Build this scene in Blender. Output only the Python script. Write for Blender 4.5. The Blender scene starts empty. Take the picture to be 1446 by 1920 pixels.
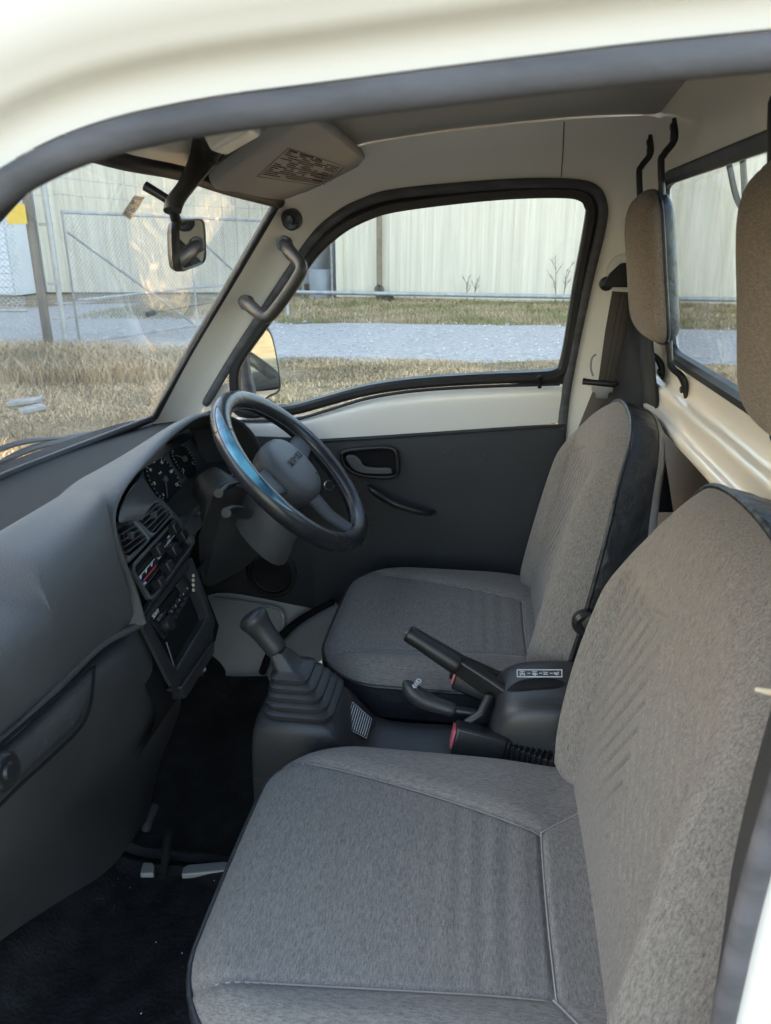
import bpy, math, random
from mathutils import Vector as V, Matrix
random.seed(7)
C = bpy.context.scene.collection
H = 1.55                                   # eye height; interior coordinates below are relative to it
F = 1400.0; PI_ = math.radians(19.8); YA = math.radians(7.8)

# ------------------------------------------------------------ measuring helpers
def ray(px, py):
    a = px-723; b = 960-py
    up = b*math.cos(PI_)-F*math.sin(PI_); fw = b*math.sin(PI_)+F*math.cos(PI_)
    return V((a*math.cos(YA)-fw*math.sin(YA), a*math.sin(YA)+fw*math.cos(YA), up))
def P(px, py, x=None, y=None, z=None, pl=None):
    r = ray(px, py)
    if x is not None: k = x/r.x
    elif y is not None: k = y/r.y
    elif z is not None: k = z/r.z
    else:
        n, d = pl; k = d/r.dot(V(n))
    return r*k

# ------------------------------------------------------------ materials
def mat(name, col, rough=.5, spec=.5, metal=0, coat=0, bump=None, vary=None, scuff=0):
    """bump=(scale, strength, distance) noise; vary=(scale, amount, stretch) colour noise"""
    m = bpy.data.materials.new(name); m.use_nodes = True
    nt = m.node_tree; b = nt.nodes['Principled BSDF']
    b.inputs['Base Color'].default_value = (*col, 1)
    b.inputs['Roughness'].default_value = rough
    b.inputs['Specular IOR Level'].default_value = spec
    b.inputs['Metallic'].default_value = metal
    b.inputs['Coat Weight'].default_value = coat
    b.inputs['Coat Roughness'].default_value = .12
    tc = nt.nodes.new('ShaderNodeTexCoord')
    if vary:
        n = nt.nodes.new('ShaderNodeTexNoise'); n.inputs['Scale'].default_value = vary[0]
        n.inputs['Detail'].default_value = 6
        mp = nt.nodes.new('ShaderNodeMapping')
        if len(vary) > 2: mp.inputs['Scale'].default_value = vary[2]
        nt.links.new(tc.outputs['Object'], mp.inputs[0]); nt.links.new(mp.outputs[0], n.inputs['Vector'])
        r = nt.nodes.new('ShaderNodeMapRange')
        r.inputs['From Min'].default_value = .3; r.inputs['From Max'].default_value = .7
        r.inputs['To Min'].default_value = 1-vary[1]; r.inputs['To Max'].default_value = 1+vary[1]
        nt.links.new(n.outputs['Fac'], r.inputs['Value'])
        x = nt.nodes.new('ShaderNodeVectorMath'); x.operation = 'SCALE'
        x.inputs[0].default_value = col
        nt.links.new(r.outputs[0], x.inputs['Scale']); nt.links.new(x.outputs[0], b.inputs['Base Color'])
        if scuff:   # pale rubbed marks and scratches with a shape of their own
            m2 = nt.nodes.new('ShaderNodeMapping'); m2.inputs['Scale'].default_value = (1, 1.6, .8); m2.inputs['Rotation'].default_value = (.5, .7, .3)
            s2 = nt.nodes.new('ShaderNodeTexNoise'); s2.inputs['Scale'].default_value = 24; s2.inputs['Detail'].default_value = 9; s2.inputs['Roughness'].default_value = .7; s2.inputs['Distortion'].default_value = 2.5
            nt.links.new(tc.outputs['Object'], m2.inputs[0]); nt.links.new(m2.outputs[0], s2.inputs['Vector'])
            r3 = nt.nodes.new('ShaderNodeMapRange'); r3.inputs['From Min'].default_value = .635; r3.inputs['From Max'].default_value = .70; r3.inputs['To Max'].default_value = scuff
            nt.links.new(s2.outputs['Fac'], r3.inputs['Value'])
            mc_ = nt.nodes.new('ShaderNodeMix'); mc_.data_type = 'RGBA'; mc_.inputs[7].default_value = (.22, .21, .20, 1)
            nt.links.new(r3.outputs[0], mc_.inputs[0]); nt.links.new(x.outputs[0], mc_.inputs[6]); nt.links.new(mc_.outputs[2], b.inputs['Base Color'])
        r2 = nt.nodes.new('ShaderNodeMapRange')
        r2.inputs['To Min'].default_value = rough-.1; r2.inputs['To Max'].default_value = rough+.1
        nt.links.new(n.outputs['Fac'], r2.inputs['Value']); nt.links.new(r2.outputs[0], b.inputs['Roughness'])
    if bump:
        n = nt.nodes.new('ShaderNodeTexNoise'); n.inputs['Scale'].default_value = bump[0]
        n.inputs['Detail'].default_value = 3
        nt.links.new(tc.outputs['Object'], n.inputs['Vector'])
        bm = nt.nodes.new('ShaderNodeBump'); bm.inputs['Strength'].default_value = bump[1]
        bm.inputs['Distance'].default_value = bump[2]
        nt.links.new(n.outputs['Fac'], bm.inputs['Height']); nt.links.new(bm.outputs[0], b.inputs['Normal'])
    return m

def fabric(name, axis, base=(.178, .165, .152), bx=(.085, .085, .085)):
    """woven cloth with streaks along one axis of UV space"""
    m = bpy.data.materials.new(name); m.use_nodes = True
    nt = m.node_tree; b = nt.nodes['Principled BSDF']
    b.inputs['Roughness'].default_value = .95; b.inputs['Specular IOR Level'].default_value = .15
    b.inputs['Sheen Weight'].default_value = .08
    uv = nt.nodes.new('ShaderNodeAttribute'); uv.attribute_name = 'weave'
    def noise(sx, sy, det):
        mp = nt.nodes.new('ShaderNodeMapping'); mp.inputs['Scale'].default_value = (sx, sy, max(sx, sy)*.8)
        nt.links.new(uv.outputs['Vector'], mp.inputs[0])
        n = nt.nodes.new('ShaderNodeTexNoise'); n.inputs['Scale'].default_value = 1
        n.inputs['Detail'].default_value = det; n.inputs['Roughness'].default_value = .6
        nt.links.new(mp.outputs[0], n.inputs['Vector']); return n
    fine, long_ = 760, 120
    if axis == 'u': a = noise(long_, fine, 2); w = noise(25, 150, 1)
    else: a = noise(fine, long_, 2); w = noise(150, 25, 1)
    g = noise(900, 900, 1)
    ml = nt.nodes.new('ShaderNodeMath'); ml.operation = 'MULTIPLY_ADD'; ml.inputs[1].default_value = .12
    nt.links.new(w.outputs['Fac'], ml.inputs[0]); nt.links.new(a.outputs['Fac'], ml.inputs[2])
    ml2 = nt.nodes.new('ShaderNodeMath'); ml2.operation = 'MULTIPLY_ADD'; ml2.inputs[1].default_value = .68
    nt.links.new(g.outputs['Fac'], ml2.inputs[0]); nt.links.new(ml.outputs[0], ml2.inputs[2])
    cr = nt.nodes.new('ShaderNodeValToRGB')
    cr.color_ramp.elements[0].position = .72; cr.color_ramp.elements[0].color = (base[0]*.42, base[1]*.42, base[2]*.43, 1)
    cr.color_ramp.elements[1].position = 1.22 if False else 1.0; cr.color_ramp.elements[1].color = (base[0]*1.25, base[1]*1.25, base[2]*1.25, 1)
    mr = nt.nodes.new('ShaderNodeMapRange'); mr.inputs['From Min'].default_value = 0; mr.inputs['From Max'].default_value = 1.2
    nt.links.new(ml2.outputs[0], mr.inputs['Value'])
    nt.links.new(mr.outputs[0], cr.inputs['Fac']); nt.links.new(cr.outputs[0], b.inputs['Base Color'])
    bm = nt.nodes.new('ShaderNodeBump'); bm.inputs['Strength'].default_value = .5; bm.inputs['Distance'].default_value = .0007
    nt.links.new(ml2.outputs[0], bm.inputs['Height']); nt.links.new(bm.outputs[0], b.inputs['Normal'])
    cr.color_ramp.elements[0].position = .44; cr.color_ramp.elements[1].position = .96
    return m

def glass(name, tint=(.93, .96, .95), refl=1.0, dust=0):
    m = bpy.data.materials.new(name); m.use_nodes = True
    nt = m.node_tree; nt.nodes.clear()
    o = nt.nodes.new('ShaderNodeOutputMaterial'); mx = nt.nodes.new('ShaderNodeMixShader')
    t = nt.nodes.new('ShaderNodeBsdfTransparent'); t.inputs[0].default_value = (*tint, 1)
    g = nt.nodes.new('ShaderNodeBsdfGlossy'); g.inputs['Roughness'].default_value = .015
    # Schlick reflectance from the angle of view, the same on both faces of the pane
    ge = nt.nodes.new('ShaderNodeNewGeometry'); dt = nt.nodes.new('ShaderNodeVectorMath'); dt.operation = 'DOT_PRODUCT'
    nt.links.new(ge.outputs['Normal'], dt.inputs[0]); nt.links.new(ge.outputs['Incoming'], dt.inputs[1])
    def mt(op, a, b=None):
        n = nt.nodes.new('ShaderNodeMath'); n.operation = op; n.use_clamp = op != 'ABSOLUTE' and False
        for i, v in enumerate((a, b)):
            if v is None: continue
            if isinstance(v, (int, float)): n.inputs[i].default_value = v
            else: nt.links.new(v, n.inputs[i])
        return n.outputs[0]
    c = mt('ABSOLUTE', dt.outputs['Value']); c = mt('SUBTRACT', 1.0, c); c = mt('POWER', c, 5.0)
    c = mt('MULTIPLY', c, .95); c = mt('ADD', c, .04); c = mt('MULTIPLY', c, refl); c = mt('MINIMUM', c, 1.0)
    nt.links.new(c, mx.inputs[0])
    nt.links.new(t.outputs[0], mx.inputs[1]); nt.links.new(g.outputs[0], mx.inputs[2])
    last = mx.outputs[0]
    if dust:   # film of dust on the glass
        df = nt.nodes.new('ShaderNodeBsdfTranslucent'); df.inputs[0].default_value = (.85, .84, .80, 1)
        d2 = nt.nodes.new('ShaderNodeMixShader'); tcn = nt.nodes.new('ShaderNodeTexCoord'); nz = nt.nodes.new('ShaderNodeTexNoise'); nz.inputs['Scale'].default_value = 5; nz.inputs['Detail'].default_value = 5
        nt.links.new(tcn.outputs['Object'], nz.inputs[0]); nt.links.new(mt('MULTIPLY', nz.outputs[0], dust*2), d2.inputs[0])
        nt.links.new(last, d2.inputs[1]); nt.links.new(df.outputs[0], d2.inputs[2]); last = d2.outputs[0]
    nt.links.new(last, o.inputs['Surface'])
    return m

M = {}
M['cream'] = mat('cream_paint', (.80, .765, .715), .34, .5, coat=.5, bump=(60, .02, .002))
M['cream_dirty'] = mat('scuffed_cream_paint', (.52, .48, .42), .45, .5, vary=(25, .25), bump=(60, .2, .002))
M['floorpaint'] = mat('grey_floor_paint', (.27, .275, .27), .4, .5, coat=.2, vary=(9, .12))
M['liner'] = mat('grey_roof_lining', (.31, .315, .325), .9, .2, bump=(500, .25, .001), vary=(6, .05))
M['thread'] = mat('grey_thread', (.34, .31, .29), .8, .2)
M['visor'] = mat('taupe_vinyl', (.31, .30, .295), .7, .3, bump=(350, .25, .001), vary=(5, .05))
M['black'] = mat('black_rubber', (.022, .022, .024), .45, .4, bump=(300, .1, .001), vary=(18, .15))
M['seal'] = mat('grey_rubber', (.085, .085, .095), .6, .35, bump=(280, .35, .001), vary=(14, .3, (1, 2, 4)))
M['shelf'] = mat('dark_shelf_vinyl', (.016, .017, .019), .75, .2, bump=(300, .5, .002))
M['dash'] = mat('charcoal_dash_vinyl', (.062, .063, .066), .46, .45, bump=(700, .9, .0012), vary=(9, .14), scuff=0.35)
M['dash2'] = mat('dark_dash_vinyl', (.040, .041, .043), .5, .42, bump=(700, .9, .0012), vary=(7, .2), scuff=0.4)
M['bezel'] = mat('grey_plastic', (.070, .072, .076), .42, .45, bump=(500, .2, .001), vary=(9, .1))
M['dark'] = mat('black_plastic', (.014, .014, .015), .38, .45, bump=(500, .15, .001), vary=(15, .2))
M['surround'] = mat('dark_surround_plastic', (.022, .023, .025), .5, .4, bump=(500, .3, .001), vary=(9, .15))
M['void'] = mat('matt_black_plastic', (.006, .006, .007), .8, .2)
M['card'] = mat('dark_door_card', (.030, .031, .034), .62, .35, bump=(350, .5, .0015), vary=(6, .15), scuff=0.18)
M['console'] = mat('console_plastic', (.026, .027, .029), .42, .45, bump=(450, .35, .001), vary=(8, .15), scuff=0.25)
M['vinyl'] = mat('black_seat_vinyl', (.020, .021, .024), .42, .45, bump=(30, .6, .01), vary=(20, .2))
M['leather'] = mat('black_wheel_leather', (.020, .020, .024), .30, .55, bump=(250, .25, .001), vary=(22, .2))
M['hub'] = mat('grey_hub_plastic', (.075, .077, .082), .5, .4, bump=(600, .5, .001), vary=(10, .08))
M['handle'] = mat('brown_grey_plastic', (.036, .033, .032), .45, .45, bump=(400, .2, .001))
M['mat'] = mat('black_floor_rubber', (.013, .013, .014), .72, .3, bump=(160, .7, .003), vary=(30, .5), scuff=0.25)
M['belt'] = mat('seat_belt_webbing', (.085, .072, .066), .85, .2, bump=(500, .3, .001))
M['chrome'] = mat('bare_steel', (.6, .6, .6), .3, .5, metal=1)
M['mirror'] = mat('mirror_glass', (.86, .88, .88), .02, .5, metal=1)
M['white'] = mat('white_print', (.55, .57, .58), .6, .3)
M['offwhite'] = mat('cream_knob', (.5, .47, .36), .4, .4)
M['red'] = mat('red_print', (.42, .05, .07), .5, .4)
M['pink'] = mat('red_release_button', (.52, .10, .13), .4, .45)
M['blue'] = mat('blue_print', (.05, .12, .25), .5, .4)
M['ink'] = mat('brown_print', (.12, .10, .09), .7, .2)
M['tag'] = mat('tan_sticker', (.62, .43, .22), .6, .3, vary=(60, .2))
M['glass'] = glass('window_glass')
M['wsglass'] = glass('windshield_glass', (.93, .95, .94), 1.15, .018)
M['clear'] = glass('gauge_lens', (.8, .8, .8), .8)
M['fabv'] = fabric('seat_cloth_streaks_across', 'v')
M['fabu'] = fabric('seat_cloth_streaks_along', 'u')
M['fabb'] = fabric('headrest_cloth', 'v', base=(.22, .185, .155))
# blue pearl inlay of the wheel cover
m = mat('blue_pearl_inlay', (.03, .16, .27), .18, .6, coat=1.0)
nt = m.node_tree; n = nt.nodes.new('ShaderNodeTexNoise'); n.inputs['Scale'].default_value = 14; n.inputs['Detail'].default_value = 3
tc = nt.nodes.new('ShaderNodeTexCoord'); cr = nt.nodes.new('ShaderNodeValToRGB')
cr.color_ramp.elements[0].position = .35; cr.color_ramp.elements[0].color = (.012, .08, .15, 1)
cr.color_ramp.elements[1].position = .62; cr.color_ramp.elements[1].color = (.12, .42, .58, 1)
nt.links.new(tc.outputs['Object'], n.inputs[0]); nt.links.new(n.outputs[0], cr.inputs[0])
nt.links.new(cr.outputs[0], nt.nodes['Principled BSDF'].inputs['Base Color']); M['inlay'] = m

# ------------------------------------------------------------ object helpers
def thing(name, label, cat, loc, group=None, kind=None):
    o = bpy.data.objects.new(name, None); C.objects.link(o); o.location = loc
    o['label'] = label; o['category'] = cat
    if group: o['group'] = group
    if kind: o['kind'] = kind
    return o
def wloc(o):
    p = V(o.location)
    while o.parent: o = o.parent; p += V(o.location)
    return p
class MB:
    def __init__(s): s.v = []; s.f = []; s.m = []; s.uv = {}
    def add(s, vs, fs, mi=0):
        k = len(s.v); s.v += [V(a) for a in vs]; s.f += [tuple(i+k for i in f) for f in fs]; s.m += [mi]*len(fs)
        return s
def build(name, mb, mats, parent=None, off=H, smooth=True, sub=0, bevel=0, solid=0, bseg=3, uvf=None, angle=None, label=None):
    if not isinstance(mats, (list, tuple)): mats = [mats]
    vs = [V((a.x, a.y, a.z+off)) for a in mb.v]
    lo = V([min(a[i] for a in vs) for i in range(3)]); hi = V([max(a[i] for a in vs) for i in range(3)])
    c = (lo+hi)/2
    me = bpy.data.meshes.new(name); me.from_pydata([a-c for a in vs], [], mb.f)
    for m in mats: me.materials.append(m)
    for p, mi in zip(me.polygons, mb.m): p.material_index = mi; p.use_smooth = smooth
    if uvf:
        at = me.attributes.new('weave', 'FLOAT_VECTOR', 'POINT')
        for vi, v in enumerate(mb.v): at.data[vi].vector = uvf(v, vi)
    me.validate(); me.update()
    o = bpy.data.objects.new(name, me); C.objects.link(o)
    if parent: o.parent = parent; o.location = c-wloc(parent)
    else: o.location = c
    if solid:
        md = o.modifiers.new('Solidify', 'SOLIDIFY'); md.thickness = solid; md.offset = 0
    if bevel:
        md = o.modifiers.new('Bevel', 'BEVEL'); md.width = bevel; md.segments = bseg; md.limit_method = 'ANGLE'; md.angle_limit = math.radians(35)
        md.harden_normals = False
    if sub:
        md = o.modifiers.new('Subdivision', 'SUBSURF'); md.levels = sub; md.render_levels = sub
    if smooth and not sub:
        me.shade_smooth() if False else None
        try:
            me.set_sharp_from_angle(angle=math.radians(angle or 38))
        except Exception: pass
    if label: o['label'] = label
    return o

def crom(pts, n=6, closed=False):
    pts = [V(p) for p in pts]; out = []; N = len(pts)
    rng = range(N if closed else N-1)
    for i in rng:
        p0 = pts[(i-1) % N] if closed or i > 0 else pts[0]*2-pts[1]
        p1 = pts[i]; p2 = pts[(i+1) % N]
        p3 = pts[(i+2) % N] if closed or i+2 < N else pts[-1]*2-pts[-2]
        for k in range(n):
            t = k/n
            out.append(.5*((2*p1)+(p2-p0)*t+(2*p0-5*p1+4*p2-p3)*t*t+(3*p1-p0-3*p2+p3)*t**3))
    if not closed: out.append(pts[-1])
    return out
def sweep(path, prof, N, closed=False, cap=True, scale=None, profclosed=True, mi=0, mb=None):
    """prof: list of (b, n): b along T x N, n along N.  N: vector or function of index"""
    mb = mb or MB(); L = len(path); K = len(prof); vs = []
    for i, p in enumerate(path):
        a = path[(i-1) % L] if closed or i > 0 else path[0]
        b = path[(i+1) % L] if closed or i < L-1 else path[-1]
        T = (b-a).normalized(); nn = V(N(i)) if callable(N) else V(N)
        B = T.cross(nn).normalized(); nn = B.cross(T).normalized()
        s = scale[i] if scale else 1
        for q in prof: vs.append(p+B*q[0]*s+nn*q[1]*s)
    fs = []
    for i in range(L if closed else L-1):
        j = (i+1) % L
        for k in range(K if profclosed else K-1):
            k2 = (k+1) % K
            fs.append((i*K+k, j*K+k, j*K+k2, i*K+k2))
    if cap and not closed and profclosed:
        fs.append(tuple(range(K))); fs.append(tuple((L-1)*K+k for k in reversed(range(K))))
    return mb.add(vs, fs, mi)
def circ(r, n=12, sx=1, sy=1): return [(r*sx*math.cos(2*math.pi*k/n), r*sy*math.sin(2*math.pi*k/n)) for k in range(n)]
def tube(path, r, n=12, closed=False, mb=None, smooth=0, mi=0, flat=1):
    path = [V(p) for p in path]
    if smooth:
        if isinstance(r, (list, tuple)):
            rr = [V((a, 0, 0)) for a in r]; r = [a.x for a in crom(rr, smooth, closed)]
        path = crom(path, smooth, closed)
    sc = r if isinstance(r, (list, tuple)) else [r]*len(path)
    # parallel transport frame
    T0 = (path[1]-path[0]).normalized(); nn = T0.orthogonal().normalized(); Ns = []
    L = len(path)
    for i in range(L):
        a = path[(i-1) % L] if closed or i > 0 else path[0]; b = path[(i+1) % L] if closed or i < L-1 else path[-1]
        T = (b-a).normalized(); nn = (nn-T*nn.dot(T)).normalized(); Ns.append(nn.copy())
    return sweep(path, circ(1, n, 1, flat), lambda i: Ns[i], closed, True, sc, mb=mb, mi=mi)
def box(c, ax, h, mb=None, mi=0):
    """oriented box: centre, three axes (or None), three half sizes"""
    mb = mb or MB(); c = V(c)
    ax = [V(a).normalized() for a in ax] if ax else [V((1, 0, 0)), V((0, 1, 0)), V((0, 0, 1))]
    vs = [c+ax[0]*h[0]*i+ax[1]*h[1]*j+ax[2]*h[2]*k for k in (-1, 1) for j in (-1, 1) for i in (-1, 1)]
    return mb.add(vs, [(0, 2, 3, 1), (4, 5, 7, 6), (0, 1, 5, 4), (2, 6, 7, 3), (0, 4, 6, 2), (1, 3, 7, 5)], mi)
def plate(pts, d, mb=None, mi=0):
    """closed polygon extruded along d"""
    mb = mb or MB(); pts = [V(p) for p in pts]; d = V(d); n = len(pts)
    vs = pts+[p+d for p in pts]
    fs = [tuple(range(n)), tuple(reversed(range(n, 2*n)))]+[(i, i+n, (i+1) % n+n, (i+1) % n) for i in range(n)]
    return mb.add(vs, fs, mi)
def grid(rows, mb=None, mi=0, closed=False):
    mb = mb or MB(); K = len(rows[0]); vs = [V(p) for r in rows for p in r]; fs = []
    for i in range(len(rows)-1):
        for k in range(K if closed else K-1):
            k2 = (k+1) % K
            fs.append((i*K+k, i*K+k2, (i+1)*K+k2, (i+1)*K+k))
    return mb.add(vs, fs, mi)
def disc(c, n, r, seg=24, mb=None, mi=0, depth=0, rings=None):
    """lathe about axis n: rings = list of (radius, height)"""
    mb = mb or MB(); n = V(n).normalized(); a = n.orthogonal().normalized(); b = n.cross(a)
    rings = rings or [(r, 0), (r, depth)]
    vs = []
    for (rr, h) in rings:
        for k in range(seg):
            t = 2*math.pi*k/seg; vs.append(V(c)+n*h+(a*math.cos(t)+b*math.sin(t))*rr)
    fs = []
    for i in range(len(rings)-1):
        for k in range(seg): fs.append((i*seg+k, i*seg+(k+1) % seg, (i+1)*seg+(k+1) % seg, (i+1)*seg+k))
    fs.append(tuple(reversed(range(seg)))); fs.append(tuple((len(rings)-1)*seg+k for k in range(seg)))
    return mb.add(vs, fs, mi)
def rquad(p, r, n=4):
    """quad with rounded corners (r fraction)"""
    out = []; p = [V(a) for a in p]
    for i in range(4):
        a = p[i-1]; b = p[i]; c = p[(i+1) % 4]
        s = b+(a-b)*r; e = b+(c-b)*r
        for k in range(n+1):
            t = k/n; out.append(s*(1-t)**2+b*2*t*(1-t)+e*t*t)
    return out
def ringfaces(outer, inner, mb=None, mi=0):
    mb = mb or MB(); n = len(outer)
    return mb.add(outer+inner, [(i, (i+1) % n, (i+1) % n+n, i+n) for i in range(n)], mi)
def text(name, s, size, org, xd, yd, m, parent, ext=.0004, align='CENTER', sx=1.0, shear=0):
    cu = bpy.data.curves.new(name, 'FONT'); cu.body = s; cu.size = size; cu.extrude = ext
    cu.align_x = align; cu.align_y = 'CENTER'; cu.shear = shear
    t = bpy.data.objects.new(name+'_tmp', cu); C.objects.link(t)
    bpy.context.view_layer.update()
    me = bpy.data.meshes.new_from_object(t.evaluated_get(bpy.context.evaluated_depsgraph_get()))
    bpy.data.objects.remove(t)
    xd = V(xd).normalized(); yd = (V(yd)-xd*V(yd).dot(xd)).normalized(); zd = xd.cross(yd)
    Mx = Matrix(((xd.x*sx, yd.x, zd.x, 0), (xd.y*sx, yd.y, zd.y, 0), (xd.z*sx, yd.z, zd.z, 0), (0, 0, 0, 1)))
    me.transform(Mx); me.materials.clear(); me.materials.append(m)
    o = bpy.data.objects.new(name, me); C.objects.link(o); o.parent = parent
    o.location = V(org)+V((0, 0, H))-wloc(parent)
    return o

YC = 1.005                                  # centre line of the cab
truck = thing('kei_truck', 'cream small right-hand-drive truck whose open cab, cloth seats and dashboard fill the view', 'truck', (0, YC, 0))

# ============================================================ CAB SHELL
WN, WD = (0, 1, .12), 1.594                  # leaning plane of the driver's door window
RN, RD = (1, 0, .17), .287                   # leaning plane of the rear wall
def W(px, py, o=0): return P(px, py, pl=(WN, WD+o))
def R(px, py, o=0): return P(px, py, pl=(RN, RD+o))
def Rp(y, z, o=0): return V((RD-.17*z+o, y, z))

loopA_px = [(1046, 905), (1050, 860), (1058, 760), (1075, 660), (1102, 530), (1128, 420), (1128, 380), (1112, 355), (1075, 346), (1000, 344), (900, 349), (740, 364), (680, 382), (640, 402), (595, 440), (555, 495), (510, 562), (440, 668), (383, 762)]
loopA = crom([W(*p) for p in loopA_px], 5)
glass_px = [(1044, 700), (1062, 672), (1084, 540), (1108, 410), (1107, 385), (1095, 368), (1060, 360), (960, 362), (850, 372), (740, 387), (690, 402), (640, 428), (590, 472), (545, 535), (500, 600), (452, 668), (440, 700), (442, 745), (450, 772), (500, 772), (550, 768), (610, 752), (690, 731), (780, 718), (900, 710), (1000, 706)]
glassL = crom([W(*p) for p in glass_px], 4, True)

# cream side of the cab around the door opening
inner = [(1046, 905), (1050, 860), (1058, 760), (1075, 660), (1102, 530), (1128, 420), (1128, 380), (1112, 355), (1075, 346), (1000, 344), (900, 349), (740, 364), (680, 382), (640, 402), (595, 440), (555, 495), (510, 562), (440, 668), (383, 762), (372, 790)]
ip = [W(a, b, .004) for a, b in inner]
hy = 1.50
op = [P(1120, 1000, y=1.58), P(1170, 900, y=1.58), P(1196, 760, y=1.58), P(1200, 640, y=1.58), P(1212, 470, y=1.57), P(1222, 360, y=1.55), P(1232, 290, y=1.53), P(1240, 222, y=hy), P(1140, 220, y=hy), P(1040, 226, y=hy), P(850, 246, y=hy), P(690, 270, y=hy), P(610, 300, y=hy), P(545, 345, y=1.495), P(522, 380, y=1.50), P(472, 462, y=1.52), P(420, 550, y=1.545), P(350, 668, y=1.575), P(290, 782, y=1.60), P(270, 815, y=1.60)]
mid = [(a*.5+b*.5)+V((0, .012, .006)) for a, b in zip(ip, op)]
side = grid([crom(ip, 4), crom([(a*.8+m_*.2)+V((0, .002, 0)) for a, m_ in zip(ip, mid)], 4), crom(mid, 4), crom(op, 4)])
body = build('cab_body', side, M['cream'], truck, sub=1, solid=0)
# outer skin of that side and the roof, the firewall and the floor pan
sh = MB()
rear_top = .335
# roof outer
roofprof = [(.33, .10), (.31, .17), (.40, .235), (.70, .262), (YC, .268), (1.31, .262), (1.61, .235), (1.70, .17), (1.70, .10)]
rows = []
for x in (-.43, -.36, -.25, -.05, .15, .30, .345):
    s = {-.43: -.06, -.36: -.02}.get(x, 0)
    f_ = {-.43: .70, -.36: .84, -.25: .93, -.05: .98}.get(x, 1)
    rows.append([V((x, YC+(y-YC)*(f_ if y < YC else 1), z+s)) for y, z in roofprof[1:-1]+[(1.67, .115)]])
grid(rows, sh)
build('roof_panel', sh, M['cream'], truck, sub=0)
pan = MB(); box((-.28, YC, -1.075), None, (.66, .64, .02), pan)
build('floor_pan', pan, M['cream'], truck)
fr = MB()
grid([[V((-.90, .30, -.45)), V((-.93, .6, -.45)), V((-.94, YC, -.45)), V((-.93, 1.41, -.45)), V((-.90, 1.71, -.45))],
      [V((-.92, .30, -.8)), V((-.98, .6, -.8)), V((-1.0, YC, -.8)), V((-.98, 1.41, -.8)), V((-.92, 1.71, -.8))],
      [V((-.90, .30, -1.25)), V((-.96, .6, -1.25)), V((-.98, YC, -1.25)), V((-.96, 1.41, -1.25)), V((-.90, 1.71, -1.25))]], fr)
build('front_panel', fr, M['cream'], truck, solid=.01)
fw = MB()
grid([[V((-.80, .40, -.42)), V((-.80, 1.62, -.42))], [V((-.82, .40, -.85)), V((-.82, 1.62, -.85))], [V((-.70, .40, -1.06)), V((-.70, 1.62, -1.06))]], fw)
build('firewall', fw, M['mat'], truck)

# headliner
hl = MB(); rows = []
for t in [0, .1, .25, .5, .75, .9, 1]:
    far = crom([P(700, 268, y=hy), P(850, 246, y=hy), P(1040, 226, y=hy), P(1140, 220, y=hy), P(1241, 219, y=hy)], 4)
    row = []
    for p in far:
        y = hy+.004-(hy-.47)*t; z = p.z+.035*math.sin(math.pi*t)+.004
        row.append(V((p.x, y, z)))
    # extend forward down to the header
    x0 = row[0].x; z0 = row[0].z
    pre = [V((-.40, y, z0-.058+.02*math.sin(math.pi*t))), V((-.33, y, z0-.022)), V((-.25, y, z0-.004))]
    rows.append(pre+row)
grid(rows, hl)
build('headliner', hl, M['liner'], truck, sub=1)
# front header panel over the windshield
ws_top = [P(523, 378, y=1.50), P(430, 352, x=-.425), P(340, 322, x=-.437), P(240, 302, x=-.452), P(150, 277, x=-.458)]
ws_top += [V((-.452, .70, .10)), V((-.437, .57, .093)), V((-.415, .47, .078))]
wt = crom(ws_top, 3)
hp = grid([[V((p.x+.005, p.y, p.z-.002)) for p in wt], [V((p.x+.03, p.y, p.z+.03)) for p in wt], [V((p.x+.075, p.y, min(p.z+.06, .155))) for p in wt]])
build('header_panel', hp, M['cream'], truck, sub=1)

# door weatherstrip, far side
prof = [(-.009, -.006), (.009, -.006), (.011, .002), (.007, .010), (-.006, .011), (-.011, .003)]
build('door_weatherstrip', sweep(loopA, prof, (0, -1, -.12)), M['seal'], truck, sub=1)

# ---- driver's door
door = MB()
# cream belt of the door between glass and trim
bt = [(372, 800), (440, 780), (500, 783), (560, 782), (620, 767), (690, 746), (780, 733), (900, 725), (1000, 722), (1062, 720)]
tl = [(378, 832), (440, 833), (500, 828), (560, 825), (620, 822), (690, 818), (780, 812), (900, 804), (1000, 797), (1060, 794)]
r0 = [W(a, b, .012) for a, b in bt]; r3 = [P(a, b, y=1.638) for a, b in tl]
r1 = [p+V((0, -.016, -.010)) for p in r0]
r2 = [a.lerp(b, .42)+V((0, -.012, 0)) for a, b in zip(r0, r3)]
grid([r0, r1, r2, r3], door)
# corner sail in front of the glass
grid([[W(383, 765, .01), W(370, 800, .01)], [W(432, 690, .01), W(436, 792, .01)]], door)
dr = build('driver_door', door, M['cream'], truck, sub=2)
fr = MB()
# black frame surface between glass and weatherstrip
og = []
import bisect
cen = W(800, 560)
def near_pt(p):
    return min(loopA, key=lambda q: (q-p).length)
n = len(glassL); ring = [near_pt(p) if (p.z > -.27 or p.x > .1) else p+V((0, 0, -.014)) for p in glassL]
ringfaces([q+V((0, .006, 0)) for q in ring], [p+V((0, .006, 0)) for p in glassL], fr)
pf = [(-.011, -.014), (.011, -.014), (.011, .004), (.005, .009), (-.006, .009), (-.011, .004)]
sweep(glassL, pf, (0, -1, -.12), closed=True, mb=fr)
build('window_seal', fr, M['black'], dr)
build('window_glass', plate([p+V((0, .012, 0)) for p in glassL], (0, .004, 0)), M['glass'], dr, smooth=False)
build('seal_lip', tube([p+V((0, -.006, -.006)) for p in crom([W(*q) for q in [(448, 784), (500, 783), (556, 780), (620, 762), (690, 741), (780, 727), (900, 719), (1050, 714)]], 5)], .0035, 8), M['black'], dr)
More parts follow.
